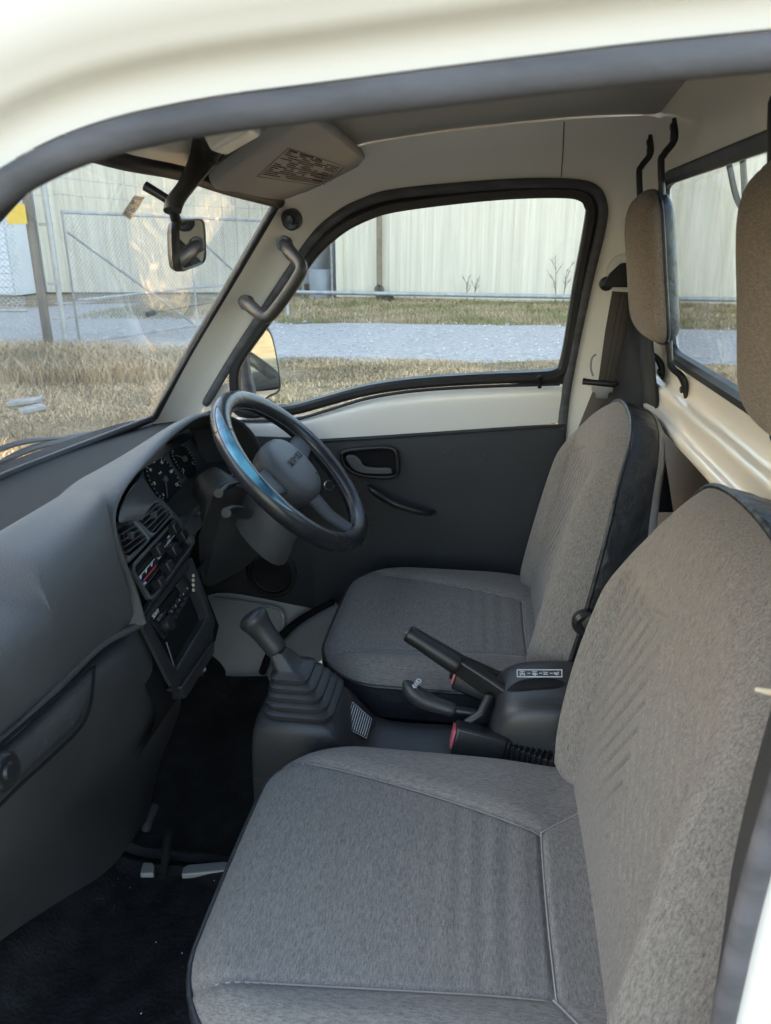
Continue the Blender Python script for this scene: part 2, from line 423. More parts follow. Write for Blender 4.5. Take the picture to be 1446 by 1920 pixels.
# door card
card = MB()
tlw = [P(a, b, y=1.634) for a, b in tl]
rows = [[p for p in tlw], [V((p.x, 1.626, p.z-.012)) for p in tlw], [V((p.x, 1.622, -.60)) for p in tlw], [V((p.x, 1.624, -.83)) for p in tlw], [V((p.x, 1.64, -.87)) for p in tlw]]
grid(rows, card)
build('door_card', card, M['card'], dr, sub=1)
build('card_edge', tube([p+V((0, -.006, -.003)) for p in crom(tlw, 3)], .0035, 8), M['card'], dr)
# inner release handle
YD = 1.62
def D(px, py, o=0): return P(px, py, y=YD+o)
oc = crom([D(*q, -.006) for q in [(642, 858), (650, 846), (700, 840), (732, 840), (743, 850), (746, 878), (738, 893), (700, 894), (668, 888), (650, 876)]], 4, True)
hm = MB(); tube(oc, .0055, 10, True, mb=hm)
plate([p+V((0, .006, 0)) for p in oc], (0, .004, 0), mb=hm, mi=1)
g = build('door_release', hm, [M['dark'], M['void']], dr)
lv = crom([D(*q, -.012) for q in [(650, 856), (664, 852), (676, 860), (684, 872), (706, 876), (732, 876), (735, 886), (706, 887), (676, 884), (660, 874)]], 3, True)
build('release_lever', plate(lv, (0, -.010, 0)), M['bezel'], dr, bevel=.003)
# pull handle
hp_ = [D(694, 913, 0), D(702, 922, -.030), D(735, 942, -.042), D(770, 955, -.040), D(800, 962, -.030), D(812, 960, 0)]
build('pull_handle', tube(hp_, [.008, .010, .011, .010, .009, .008], 12, smooth=5, flat=.8), M['dark'], dr)
sp = MB(); c = D(511, 1074); disc(c, (0, -1, 0), 0, 40, sp, rings=[(.062, -.004), (.064, .006), (.060, .010), (.052, .010), (.050, .004), (.045, .003)])
for k in range(-8, 9):
    w_ = math.sqrt(max(0, .046**2-(k*.0055)**2))
    box(c+V((0, -.005, k*.0055)), None, (w_, .001, .0013), sp)
build('door_speaker', sp, M['dark'], dr)
build('lock_knob', tube([W(1012, 727, -.010), W(1012, 716, -.012), W(1012, 706, -.012), W(1012, 704, -.012)], [.0045, .0035, .0065, .005], 12), M['dark'], dr)

# B pillar trim and rear corner; seal edge down the door shut line
bp = MB()
grid([[P(1046, 905, y=1.61), P(1110, 1030, y=1.58)], [P(1020, 1090, y=1.61), P(1060, 1150, y=1.58)]], bp)
build('pillar_foot', bp, M['card'], truck)
# grey corner trim behind the driver's seat
gc = MB(); grid([[P(1162, 600, y=1.555), P(1200, 560, y=1.50), P(1222, 640, y=1.40)], [P(1110, 800, y=1.555), P(1205, 800, y=1.50), P(1235, 800, y=1.40)], [P(1090, 960, y=1.555), P(1200, 960, y=1.50), P(1260, 960, y=1.40)]], gc)
build('corner_trim', gc, M['card'], truck, solid=.006)

# ---- rear wall
rw = MB()
ys = [1.60, 1.56, 1.50, 1.38, 1.2, 1.0, .8, .6, .48, .40, .33]
wy0, wy1, wz0, wz1 = 1.385, .56, -.185, .098          # rear window opening
def wall_rows(zs, offs): return [[Rp(y, z, o+(-.012 if y > 1.57 else 0)) for y in ys] for z, o in zip(zs, offs)]
grid(wall_rows([.265, .215, .19, .16, .125, .102], [.03, .022, .020, .010, 0, 0]), rw)
rb = MB()
grid([[Rp(y, z) for y in (1.62, 1.55, 1.45, 1.392)] for z in (.12, .05, -.05, -.15, -.20)], rw)
grid([[Rp(y, z) for y in (.555, .45, .33)] for z in (.12, .05, -.05, -.15, -.20)], rw)
grid(wall_rows([-.19, -.205, -.238, -.242, -.245, -.252, -.258, -.280, -.284, -.286, -.296, -.306, -.309, -.309], [0, 0, -.001, -.012, -.020, -.023, -.022, -.022, -.028, -.036, -.038, -.036, -.030, .02]), rw)
rwall = build('rear_wall', rw, M['cream'], truck, sub=1)
# lip of bare painted flange with torn sealer, and the dark space under the ledge
fl = MB(); ysd = [1.60-.035*k for k in range(37)]
grid([[Rp(y, -.306, -.006) for y in ysd], [Rp(y, -.333+.004*random.random(), -.008) for y in ysd]], fl)
build('flange', fl, M['cream_dirty'], rwall, solid=.004)
for y, z in [(1.33, -.312), (1.12, -.315), (.98, -.312), (.84, -.318)]:
    build('trim_clip', box(Rp(y, z, -.014), None, (.004, .004, .007)), M['chrome'], rwall, bevel=.001)
dk = MB(); grid([[V((.385, y, z)) for y in (1.66, 1.3, 1.0, .7, .33)] for z in (-.30, -.6, -1.06)], dk)
build('rear_bulkhead', dk, M['card'], truck)
# seam lines
build('seam', tube([P(1058, 229, y=hy+.003), P(1056, 280, y=1.548), P(1052, 338, y=1.585)], .0010, 6), M['ink'], body)
# rear window
cornr = rquad([Rp(wy0, wz1), Rp(wy1, wz1), Rp(wy1, wz0), Rp(wy0, wz0)], .08, 5)
cornr = [p for p in cornr]
def respl(l, n):
    L = [0]; m = l+[l[0]]
    for a, b in zip(m, m[1:]): L.append(L[-1]+(b-a).length)
    out = []
    for k in range(n):
        t = L[-1]*k/n; i = bisect.bisect_right(L, t)-1; i = min(i, len(l)-1)
        out.append(m[i].lerp(m[i+1], (t-L[i])/max(1e-9, L[i+1]-L[i])))
    return out
cr_ = respl(cornr, 120)
rs = sweep(cr_, [(-.010, -.006), (.010, -.006), (.010, .004), (.004, .010), (-.006, .010), (-.010, .004)], (-1, 0, -.17), closed=True)
rwin = build('rear_window', rs, M['black'], truck)
build('rear_glass', plate([p+V((.006, 0, 0)) for p in cr_], (.004, 0, 0)), M['glass'], rwin, smooth=False)
# bed guard frame and bed side behind the cab
bed = MB()
tube([V((.52, 1.60, -.55)), V((.52, 1.60, .12)), V((.52, 1.58, .16)), V((.52, 1.5, .17)), V((.52, .5, .17)), V((.52, .42, .16)), V((.52, .40, .12)), V((.52, .40, -.55))], .013, 10, mb=bed)
tube([V((.52, 1.02, -.55)), V((.52, 1.02, .17))], .011, 10, mb=bed)
build('bed_guard_frame', bed, M['cream_dirty'], truck)
hk = MB(); hp0 = [Rp(1.27, .11, .07), Rp(1.255, .065, .075), Rp(1.235, .045, .08), Rp(1.215, .07, .075), Rp(1.205, .115, .07)]
tube(hp0, .0045, 8, smooth=5, mb=hk); build('rope_hook', hk, M['dark'], truck)
bs = MB(); box((1.45, 1.70, -.62), None, (.95, .02, .20), bs); box((1.45, .31, -.62), None, (.95, .02, .20), bs); box((.52, YC, -.66), None, (.02, .68, .16), bs); box((1.45, YC, -.80), None, (.95, .68, .02), bs)
build('cargo_bed', bs, M['cream'], truck, bevel=.008)

# ---- windshield
wsb = [P(288, 784, y=1.60), P(200, 818, x=-.80), P(100, 857, x=-.83), P(0, 897, x=-.845), V((-.845, .95, -.392)), V((-.83, .75, -.39)), V((-.80, .58, -.385)), V((-.755, .42, -.375))]
wsbs = crom(wsb, 3)
top = respl  # (same sampling for both edges)
def samp(l, n):
    L = [0]
    for a, b in zip(l, l[1:]): L.append(L[-1]+(b-a).length)
    out = []
    for k in range(n):
        t = L[-1]*k/(n-1); i = min(bisect.bisect_right(L, t)-1, len(l)-2)
        out.append(l[i].lerp(l[i+1], (t-L[i])/(L[i+1]-L[i])))
    return out
A_ = samp(wt, 25); B_ = samp(wsbs, 25)
g = grid([[a.lerp(b, t)+V((-.035*math.sin(math.pi*t)*math.sin(math.pi*i/24)**.5 if 0 < i < 24 else 0, 0, 0)) for i, (a, b) in enumerate(zip(A_, B_))] for t in [k/8 for k in range(9)]])
wsh = build('windshield', g, M['wsglass'], truck, solid=.004, sub=1)
edge = [V(p) for p in wsbs[::-1]]+[V(p) for p in [P(350, 668, y=1.575), P(420, 550, y=1.545), P(472, 462, y=1.52)]]+[V(p) for p in wt]
edgeL = crom([wsb[-1], wsb[-2], wsb[-3], wsb[-4], wsb[3], wsb[2], wsb[1], wsb[0]], 5)
pr_ = circ(.008, 10)
sl = MB(); tube(edgeL, .0085, 10, mb=sl)
tube(crom([P(290, 782, y=1.60), P(350, 668, y=1.575), P(420, 550, y=1.545), P(472, 462, y=1.52), P(515, 388, y=1.50), P(522, 374, y=1.497)], 5), .0085, 10, mb=sl)
tube(wt, .0125, 10, mb=sl)
tube([wt[-1], V((-.58, .44, -.13)), wsb[-1]], .010, 10, mb=sl)
build('windshield_seal', sl, M['black'], wsh)
# near A pillar
npil = MB(); sweep([V((-.37, .43, .11)), V((-.42, .43, .07)), V((-.56, .405, -.13)), V((-.74, .385, -.39)), V((-.77, .38, -.6))], [(-.02, -.02), (.02, -.02), (.03, .02), (-.03, .02)], (0, -1, 0), mb=npil)
build('near_pillar', npil, M['cream'], truck, bevel=.006)

# inspection sticker on the glass (flat, printed)
stc = [P(228, 402, x=-.62), P(252, 366, x=-.61), P(272, 369, x=-.61), P(246, 412, x=-.62)]
stk = build('inspection_sticker', plate(stc, (-.0008, 0, 0)), M['tag'], wsh, smooth=False)
sm = MB(); q = lambda u, v: (stc[0].lerp(stc[1], u)).lerp(stc[3].lerp(stc[2], u), v)+V((.0012, 0, 0))
for u, v0, v1 in [(.92, .2, .9), (.84, .1, .8), (.74, .1, .9), (.66, .2, .8), (.60, .1, .9), (.16, .1, .7), (.08, .2, .9)]:
    a, b = q(u, v0), q(u, v1); tube([a, b], .0011, 5, mb=sm)
tube([q(.36+.11*math.cos(t*.52), .5+.24*math.sin(t*.52)) for t in range(12)], .0011, 5, True, mb=sm)
tube([q(.46, .2), q(.26, .8)], .0012, 5, mb=sm); tube([q(.24, .3), q(.48, .65)], .0010, 5, mb=sm)
build('sticker_print', sm, M['ink'], stk)

# wiper outside the glass
wp = MB()
arm = [P(-60, 905, x=-.885), P(40, 848, x=-.875), P(120, 825, x=-.87), P(175, 812, x=-.87)]
tube(arm, [.006, .007, .009, .007], 8, mb=wp, smooth=4, flat=.6)
bl = [P(-80, 880, x=-.89), P(0, 842, x=-.88), P(60, 826, x=-.875), P(140, 820, x=-.87)]
tube(bl, [.003, .006, .006, .003], 8, mb=wp, smooth=4, flat=.7)
tube([P(0, 866, x=-.875), P(80, 838, x=-.87), P(150, 826, x=-.868)], .0035, 6, mb=wp)
build('wiper', wp, M['dark'], truck)

# ---- near door opening: weatherstrip, flange and rain gutter
npx = [(1560, 88), (1446, 100), (1200, 124), (1000, 147), (800, 171), (600, 196), (430, 217), (300, 240), (210, 262), (130, 290), (60, 324), (0, 362), (-80, 430), (-220, 600), (-400, 850)]
nend = [V((-.50, .362, -.235)), V((-.60, .364, -.36)), V((-.66, .366, -.50)), V((-.69, .368, -.75)), V((-.69, .37, -1.02))]
NY = .362
npth = crom([V((.165, NY, -1.0)), V((.165, NY, -.5)), V((.168, NY, -.3)), V((.19, NY, -.05)), V((.197, NY, .045)), V((.185, NY, .072))]+[P(a, b, y=NY) for a, b in npx]+nend, 6)
ws_ = [(-.0068, -.004), (.0068, -.004), (.0076, .004), (.0056, .0085), (-.0046, .0085), (-.0076, .004)]
build('near_door_weatherstrip', sweep(npth, ws_, (0, -1, 0)), M['seal'], truck, sub=1)
tp = [(.0085, .001), (.017, .004), (.022, .010), (.0245, .018), (.030, .021), (.034, .026), (.045, .033), (.062, .037), (.085, .037), (.11, .030), (.125, .0), (.12, -.05)]
for sgn in (1,):
    gm = sweep(npth, [(a, b) for a, b in tp], (0, -1, 0), profclosed=False)
build('door_opening_frame', gm, M['cream'], truck, sub=1)
# inner edge behind the strip
gi = sweep(npth, [(.004, -.004), (.012, -.03), (.02, -.075)], (0, -1, 0), profclosed=False)
build('opening_inner_frame', gi, M['card'], truck, sub=1)

# ============================================================ DASHBOARD
dash = MB(); rows = []
def dprof(y):
    # y from passenger side to driver side
    k = max(0, min(1, (y-.722)/.036)); s = k*k*(3-2*k)      # recessed tray on the passenger end
    d = (1-s)*.026
    L_ = .045*max(0, min(1.2, (y-.72)/.22))**2.2
    W_ = [0, 0, 0, 0, 0, .03, .18, .55, 1, .75, .25, 0, 0, 0, 0, 0]
    q = [(-.845+.05*abs(y-YC)**2*4, -.400), (-.78, -.398), (-.70, -.392), (-.645, -.384), (-.634, -.362), (-.620, -.351-d*.1), (-.60, -.351-d*.9), (-.56, -.358-d*1.1), (-.53, -.370-d), (-.508, -.391-d*.6), (-.497, -.42), (-.495, -.455), (-.499, -.49), (-.508, -.506), (-.53, -.515), (-.57, -.52)]
    D_ = max(0, (y-.6)/.34)*.030
    return [(a, b+L_*k_-D_*m_) for (a, b), k_, m_ in zip(q, W_, [0]*10+[.1, .4, .8, 1, 1, 1])]
YE = [.98, .98, .98, .98, .98, .98, .975, .96, .94, .905, .893, .906, .924, .934, .936, .936]
for y in [.36, .42, .50, .58, .64, .69, .71, .725, .74, .755, .775, .80, .84, .88, .91, .935]:
    t = (y-.36)/(.935-.36)
    rows.append([V((x, .36+(ye-.36)*t if y > .74 else y+(ye-.935)*t**6, z)) for (x, z), ye in zip(dprof(y), YE)])
grid(rows, dash)
dsh = build('dashboard', dash, M['dash'], truck, sub=2)
endc = plate([V((x, .375, z)) for x, z in [(-.86, -.39), (-.645, -.384), (-.634, -.362), (-.60, -.372), (-.53, -.395), (-.508, -.41), (-.495, -.455), (-.499, -.49), (-.515, -.52), (-.505, -.60), (-.53, -.72), (-.58, -.85), (-.62, -.98), (-.86, -1.03)]], (0, .006, 0))
build('dash_end_panel', endc, M['dash2'], dsh, smooth=False)
# defroster shelf at the foot of the glass over the full width
sh = MB(); rows = []
for y in [.40, .55, .75, .95, 1.15, 1.35, 1.5, 1.60]:
    c = .045*((y-YC)/.6)**2
    rows.append([V((-.885+c*1.9, y, -.380)), V((-.850+c*1.9, y, -.392)), V((-.80+c, y, -.392)), V((-.72+c*.5, y, -.383)), V((-.655, y, -.376)), V((-.630, y, -.372)), V((-.60, y, -.378))])
grid(rows, sh)
build('defroster_shelf', sh, M['shelf'], dsh, sub=1)
# hood over the gauges: outer skin from ridge to rim, rim, inner skin
rim_px = [(271, 1174, -.486), (268, 1165, -.488), (252, 1110, -.497), (226, 1045, -.507), (212, 988, -.516), (217, 948, -.520), (240, 905, -.522), (282, 855, -.524), (330, 806, -.520), (372, 781, -.512), (402, 776, -.503), (440, 782, -.492), (468, 802, -.485), (488, 835, -.478), (500, 880, -.470), (505, 930, -.46)]
rim = [P(a, b, x=c) for a, b, c in rim_px]
back = []
for i, p in enumerate(rim):
    if i <= 3: back.append(V((-.53, p.y-.03, p.z+.005)))
    elif i == 4: back.append(V((-.60, p.y-.008, -.366)))
    elif i == 5: back.append(V((-.622, .955, -.358)))
    elif i <= 9: back.append(V((-.632, p.y+.04, -.352)))
    elif i <= 11: back.append(V((-.63, p.y+.05, -.37)))
    else: back.append(V((-.60, min(p.y+.09, 1.61), p.z+.01)))
midr = [a.lerp(b, .45)+V((0, 0, .008 if i > 3 else 0)) for i, (a, b) in enumerate(zip(rim, back))]
R0 = crom(back, 4); R1 = crom(midr, 4); R2 = crom([p+V((-.014, 0, .004)) for p in rim], 4); R3 = crom(rim, 4)
cenr = sum(rim[3:13], V())/10
R4 = crom([p+((cenr-p)*V((0, 1, 1))).normalized()*.007+V((.003, 0, 0)) for p in rim], 4)
R5 = crom([p+((cenr-p)*V((0, 1, 1))).normalized()*.013+V((-.004, 0, 0)) for p in rim], 4)
R6 = crom([p+((cenr-p)*V((0, 1, 1))).normalized()*.016+V((-.03, 0, 0)) for p in rim], 4)
R6 = crom([p+((cenr-p)*V((0, 1, 1))).normalized()*.018+V((-.035, 0, -.006)) for p in rim], 4)
R7 = crom([V((-.605, p.y*.9+cenr.y*.1, min(p.z*.92+cenr.z*.08, -.352))) for p in rim], 4)
build('gauge_hood', grid([R0, R1, R2, R3, R4, R5]), M['dash'], dsh, sub=1)
build('hood_lining', grid([R5, R6, R7]), M['dash2'], dsh, sub=1)

# centre stack: a face whose depth follows a profile; items are laid on it
prof_s = [(-.60, -.415), (-.565, -.418), (-.535, -.443), (-.53, -.456), (-.504, -.4995), (-.50, -.53), (-.468, -.625), (-.456, -.668), (-.465, -.70), (-.50, -.76)]
def S(px, py, o=0):
    r = ray(px, py); t = r.z/r.x
    for (x0, z0), (x1, z1) in zip(prof_s, prof_s[1:]):
        a, b = z0/x0, z1/x1
        if t <= b or (x1, z1) == prof_s[-1]:
            # intersect ray with the segment line in the x-z plane
            nx, nz = (z0-z1), (x1-x0); k = (x0*nx+z0*nz)/(r.x*nx+r.z*nz)
            nrm = V((nx, 0, nz)).normalized()
            if nrm.x < 0: nrm = -nrm
            return r*k+nrm*o
def Sq(pts, o=0): return [S(a, b, o) for a, b in pts]
z1 = lambda a, b: (200+a/4.519, 740+b/4.519)
z2 = lambda a, b: (200+a/5.646, 960+b/5.646)
# stack body (swept profile)
stackb = MB()
yl = lambda z: .935 if z > -.5 else .925
rows = [[V((x-.018, y, z)) for y in (.905, .93, 1.0, 1.08, 1.15, 1.18)] for x, z in prof_s[1:]]
grid(rows, stackb)
grid([[V((x-.018, 1.18, z)), V((x-.10, 1.175, z-.01))] for x, z in prof_s[1:]], stackb)
build('stack_core', stackb, M['void'], dsh)
# faceplate with holes: strips between the openings
def strip(name, pts, o=.0, th=-.010, m='bezel', parent=None, bev=.0025):
    q = Sq(pts, o); nn = (q[1]-q[0]).cross(q[2]-q[0]).normalized()
    if nn.x < 0: nn = -nn
    return build(name, plate(q, nn*th), M[m], parent or dsh, bevel=bev, smooth=True)
def frame(name, outer, inner, m='bezel', o=0, depth=.012, rnd=.12, parent=None):
    oq = respl(rquad(Sq(outer, o), rnd), 48); iq = respl(rquad(Sq(inner, o), rnd), 48)
    # rotate inner list so that starts match
    nn = (oq[12]-oq[0]).cross(oq[24]-oq[0]).normalized()
    if nn.x < 0: nn = -nn
    mb = MB(); N = 48
    lip = [p+(sum(iq, V())/N-p)*.03-nn*.002 for p in iq]
    deep = [p-nn*depth for p in lip]
    vs = [p-nn*.006 for p in oq]+oq+iq+lip+deep
    fs = []
    for L in range(4):
        for i in range(N): fs.append((L*N+i, L*N+(i+1) % N, (L+1)*N+(i+1) % N, (L+1)*N+i))
    mb.add(vs, fs)
    return build(name, mb, M[m], parent or dsh, angle=50)
# bezel surfaces (pixel outlines measured on the photo)
vL_o = [z1(40, 1120), z1(205, 1030), z1(372, 1225), z1(170, 1440)]; vL_i = [z1(70, 1135), z1(200, 1062), z1(345, 1230), z1(165, 1385)]
vR_o = [z1(195, 1030), z1(405, 850), z1(570, 1010), z1(375, 1215)]; vR_i = [z1(222, 1032), z1(400, 882), z1(548, 1008), z1(388, 1188)]
def wallring(name, outer, inner, m='bezel', rnd=.14):
    return frame(name, outer, inner, m, .002, .03, rnd)
fL = wallring('air_vent', vL_o, vL_i); fR = wallring('air_vent', vR_o, vR_i)
def bil(q, u, v): return (q[0][0]*(1-u)*(1-v)+q[1][0]*u*(1-v)+q[2][0]*u*v+q[3][0]*(1-u)*v, q[0][1]*(1-u)*(1-v)+q[1][1]*u*(1-v)+q[2][1]*u*v+q[3][1]*(1-u)*v)
for fo, qi in ((fL, vL_i), (fR, vR_i)):
    sm = MB()
    for v in (.2, .4, .6, .8):
        a, b = S(*bil(qi, .04, v), -.004), S(*bil(qi, .96, v), -.004)
        d = (b-a).normalized(); box((a+b)/2, (d, V((1, 0, .35)), d.cross(V((1, 0, .35)))), ((b-a).length/2, .009, .0009), sm)
    build('vent_slat', sm, M['bezel'], fo, smooth=False)
    sk = MB(); a = S(*bil(qi, .5, .5), .003); box(a, None, (.005, .004, .006), sk)
    for v in (.25, .5, .75):
        a = S(*bil(qi, v, .5), -.014); box(a, None, (.001, .001, .018), sk)
    build('vent_tab', sk, M['hub'], fo, bevel=.001)
# side cheek of the face (left of cluster, above the vents)
fpm = grid([[P(216, 992, x=-.528), P(222, 950, x=-.545), P(242, 915, x=-.575), P(268, 890, x=-.605)], [P(248, 972, x=-.535), P(268, 950, x=-.545), P(284, 935, x=-.56), P(276, 905, x=-.60)], [P(262, 985, x=-.533), P(285, 945, x=-.542), P(300, 936, x=-.56), P(284, 918, x=-.60)]])
build('face_panel', fpm, M['bezel'], dsh, sub=2, solid=.003)
strip('face_panel', [z1(405, 860), z1(455, 880), z1(610, 1040), z1(560, 1010)], -.001, m='bezel')
strip('face_panel', [z1(552, 1012), z1(640, 1035), z1(880, 1010), z1(720, 1200)], -.001, m='bezel')
# heater control surround and panel
h_o = [z1(195, 1445), z1(590, 1030), z1(752, 1245), z1(455, 1640)]; h_i = [z1(215, 1475), z1(585, 1052), z1(732, 1250), z1(440, 1625)]
h_o = [(243, 1062), (331, 968), (367, 1014), (281, 1130)]; h_i = [(248, 1066), (330, 975), (362, 1016), (283, 1122)]
hc = frame('heater_control', h_o, h_i, 'bezel', .002, .012, .10)
build('control_panel', plate(Sq([(247, 1066), (330, 974), (363, 1016), (283, 1124)], -.009), (-.004, 0, 0)), M['dark'], hc, smooth=False)
hq = h_i
def hb(u, v, o=0): return S(*bil(hq, u, v), o)
def hbar(u0, u1, v, w, m, name, o=-.0065, t=.0012):
    a, b = hb(u0, v, o), hb(u1, v, o); d = (b-a).normalized(); up = V((.45, 0, -1)); nn = d.cross(up).normalized()
    return build(name, box((a+b)/2, (d, nn.cross(d), nn), ((b-a).length/2, w, t)), M[m], hc, smooth=False)
hbar(.02, .98, .36, .0006, 'white', 'panel_line'); hbar(.02, .98, .66, .0006, 'bezel', 'panel_line')
hbar(.12, .40, .585, .0042, 'red', 'hot_scale'); hbar(.02, .12, .60, .0042, 'blue', 'cold_scale')
for v in (.08, .16, .60, .80): hbar(.04, .93, v, .0025, 'void', 'lever_slot', -.006)
def knob(u, v, s=1.0):
    c = hb(u, v, .004); return build('slider_knob', box(c, (V((0, 1, 0)), V((.45, 0, -1)), V((1, 0, .45))), (.009*s, .008*s, .008)), M['dark'], hc, bevel=.002)
knob(.46, .20, 1.15); knob(.86, .12, 1.1); knob(.66, .60, 1.2); knob(.44, .78, 1.1); knob(.90, .50); knob(.20, .85)
hup = V((-.42, 0, .9)); hx = V((0, 1, 0))
text('scale_text', 'OFF', .0075, hb(.50, .44, -.0055), hx, hup, M['white'], hc)
for k, s in enumerate('III'): text('scale_text', 'I'*(1), .005+.0015*k, hb(.58+.06*k, .40, -.0055), hx, hup, M['white'], hc)
text('scale_text', 'A/C', .008, hb(.76, .36, -.0055), hx, hup, M['white'], hc)
text('scale_text', 'MAX', .006, hb(.80, .24, -.0055), hx, hup, M['white'], hc)
for u in (.08, .20, .33):     # air direction arrows
    a = hb(u, .42, -.0055); mb = MB(); tube([a+V((0, -.003, .004)), a+V((0, 0, -.002)), a+V((0, .004, .004))], .0006, 5, mb=mb); tube([a, a+V((0, 0, .006))], .0006, 5, mb=mb)
    build('air_symbol', mb, M['white'], hc)
text('scale_text', 'COOL', .005, hb(.07, .60, -.004), hx, hup, M['white'], hc)
# radio surround, radio and the empty tray under it
r_o = [(262, 1168), (357, 1040), (404, 1172), (322, 1292)]; r_i = [(274, 1158), (353, 1063), (392, 1158), (330, 1262)]
rc = frame('radio_surround', r_o, r_i, 'surround', .002, .05, .07)
rq = [(286, 1155), (352, 1073), (371, 1100), (315, 1199)]
def rb_(u, v, o=0): return S(*bil(rq, u, v), o)
c0 = [rb_(0, 0, -.008), rb_(1, 0, -.008), rb_(1, 1, -.006), rb_(0, 1, -.006)]
rd = build('radio', plate(c0, (-.04, 0, .012)), M['dark'], dsh, bevel=.002)
ru = (c0[0]-c0[3]).normalized(); rx = (c0[1]-c0[0]).normalized(); rn = rx.cross(ru).normalized()
def rbox(u, v, hw, hh, ht, m, name):
    return build(name, box(rb_(u, v, -.005+ht), (rx, ru, rn), (hw, hh, ht)), M[m], rd, bevel=min(hw, hh, ht)*.4)
rbox(.42, .20, .030, .006, .0015, 'void', 'cassette_slot'); rbox(.80, .25, .014, .010, .001, 'console', 'radio_display')
kn = MB(); disc(rb_(.16, .66, -.006), rn, 0, 24, kn, rings=[(.0135, 0), (.0135, .008), (.012, .013), (.008, .014)]); build('volume_knob', kn, M['dark'], rd)
for u in (.34, .46, .58, .70, .82): rbox(u, .52, .0065, .0035, .002, 'console', 'preset_button')
for u in (.36, .48, .60, .72): rbox(u, .80, .006, .003, .002, 'console', 'preset_button')
for u in (.10, .18, .26): rbox(u, .30, .004, .003, .0015, 'bezel', 'preset_button')
for k in range(4):
    kb = MB(); disc(rb_(.88+.05*k, .83-.16*k, .001), rn, 0, 12, kb, rings=[(.003, 0), (.003, .002), (.002, .003)]); build('tone_button', kb, M['offwhite'], rd)
text('maker_name', 'SONY', .009, rb_(.12, .10, -.0040), rx, ru, M['white'], rd)
for k, s in enumerate('12345'): text('button_number', s, .0055, rb_(.34+.12*k, .52, .0006), rx, ru, M['white'], rd, ext=.0002)
mb = MB(); q = Sq([(275, 1160), (352, 1066), (391, 1158), (330, 1260)], -.050)
build('empty_tray', plate(q, (-.01, 0, 0)), M['void'], dsh)
build('tray_edge', tube([S(316, 1203, -.004), S(331, 1257, -.002), S(389, 1160, -.002)], .0012, 6), M['bezel'], dsh)
# outer cheeks beside the radio surround down to the coin tray
strip('lower_face', [(283, 1132), (367, 1018), (358, 1044), (270, 1160)], -.002, m='surround')
strip('lower_face', [(322, 1293), (404, 1172), (404, 1200), (345, 1300)], -.003, m='surround')
ct = build('coin_tray', plate(Sq([(345, 1310), (398, 1225), (401, 1205), (398, 1200), (338, 1290)], .004), (-.03, 0, -.004)), M['surround'], dsh, bevel=.004)
# pocket to the right of the heater panel
frame('switch_blank', [z1(660, 1090), z1(775, 960), z1(860, 1050), z1(740, 1190)], [z1(685, 1085), z1(772, 985), z1(838, 1048), z1(745, 1160)], 'bezel', .001, .01, .1)
build('switch_blank_face', plate(Sq([z1(685, 1085), z1(772, 985), z1(838, 1048), z1(745, 1160)], -.008), (-.003, 0, 0)), M['void'], dsh)

# gauges
CX = -.60
def G(px, py, o=0): return P(px, py, pl=((1, 0, .5), -.60-.5*.43+o))
gp = plate([G(255, 905), G(330, 800), G(400, 770), G(480, 850), G(437, 895), G(345, 975), G(300, 945)], (-.01, 0, 0))
cluster = build('gauge_cluster', gp, M['dash2'], dsh, smooth=False)
gn = V((1, 0, .5)).normalized(); gu = V((-.5, 0, 1)).normalized(); gx = V((0, 1, 0))
def dial(px, py, r, nums, need, txt):
    c = G(px, py, .003); mb = MB(); disc(c, gn, 0, 40, mb, rings=[(r, 0), (r, .002)])
    d = build('dial', mb, M['void'], cluster, smooth=False)
    tk = MB()
    for k in range(0, 25):
        a = math.radians(215-k*250/24); dd = gx*math.cos(a)+gu*math.sin(a); L = .006 if k % 4 == 0 else .003
        a0 = c+gn*.0026+dd*(r*.97); box(a0-dd*L/2, (dd, gn.cross(dd), gn), (L/2, .0005, .0002), tk)
    build('dial_ticks', tk, M['white'], d)
    for k, s in enumerate(nums):
        a = math.radians(215-k*250/(len(nums)-1)); dd = gx*math.cos(a)+gu*math.sin(a)
        text('dial_number', s, .0085, c+gn*.0028+dd*r*.74, gx, gu, M['white'], d, ext=.0002)
    for k, s in enumerate(txt): text('dial_text', s, .006, c+gn*.0028+gu*(r*.28-.009*k), gx, gu, M['white'], d, ext=.0002)
    a = math.radians(need); dd = gx*math.cos(a)+gu*math.sin(a); nb = MB()
    box(c+gn*.006+dd*r*.36, (dd, gn.cross(dd), gn), (r*.48, .0011, .0008), nb); disc(c+gn*.002, gn, 0, 20, nb, rings=[(.006, 0), (.006, .006), (.004, .007)])
    build('needle', nb, M['hub'], d)
dial(306, 900, .052, ['0', '20', '40', '60', '80', '100', '120'], 225, ['km/h'])
dial(343, 862, .040, ['E', '', 'F'], 150, [])
dial(380, 826, .036, ['C', '', 'H'], 120, [])
for k in range(3):
    build('warning_lamp', box(G(330+14*k, 905-14*k, .004), (gx, gu, gn), (.006, .005, .001)), M['dark'], cluster, smooth=False)
# shelf below the gauges (bottom lip of the recess)
sf = MB(); a = [P(342, 973, x=-.535), P(437, 890, x=-.512), P(490, 850, x=-.50)]; b = [P(300, 938, x=-.60), P(400, 862, x=-.585), P(470, 820, x=-.57)]
grid([b, a, [p+V((.004, 0, -.006)) for p in a], [p+V((-.006, 0, -.05)) for p in a], [p+V((-.05, 0, -.12)) for p in a]], sf)
build('gauge_shelf', sf, M['bezel'], dsh, solid=.004, bevel=.001)
build('shelf_edge', tube([P(340, 974, x=-.533), P(352, 968, x=-.532), P(437, 890, x=-.510), P(492, 848, x=-.498)], .005, 10, smooth=4), M['bezel'], dsh)

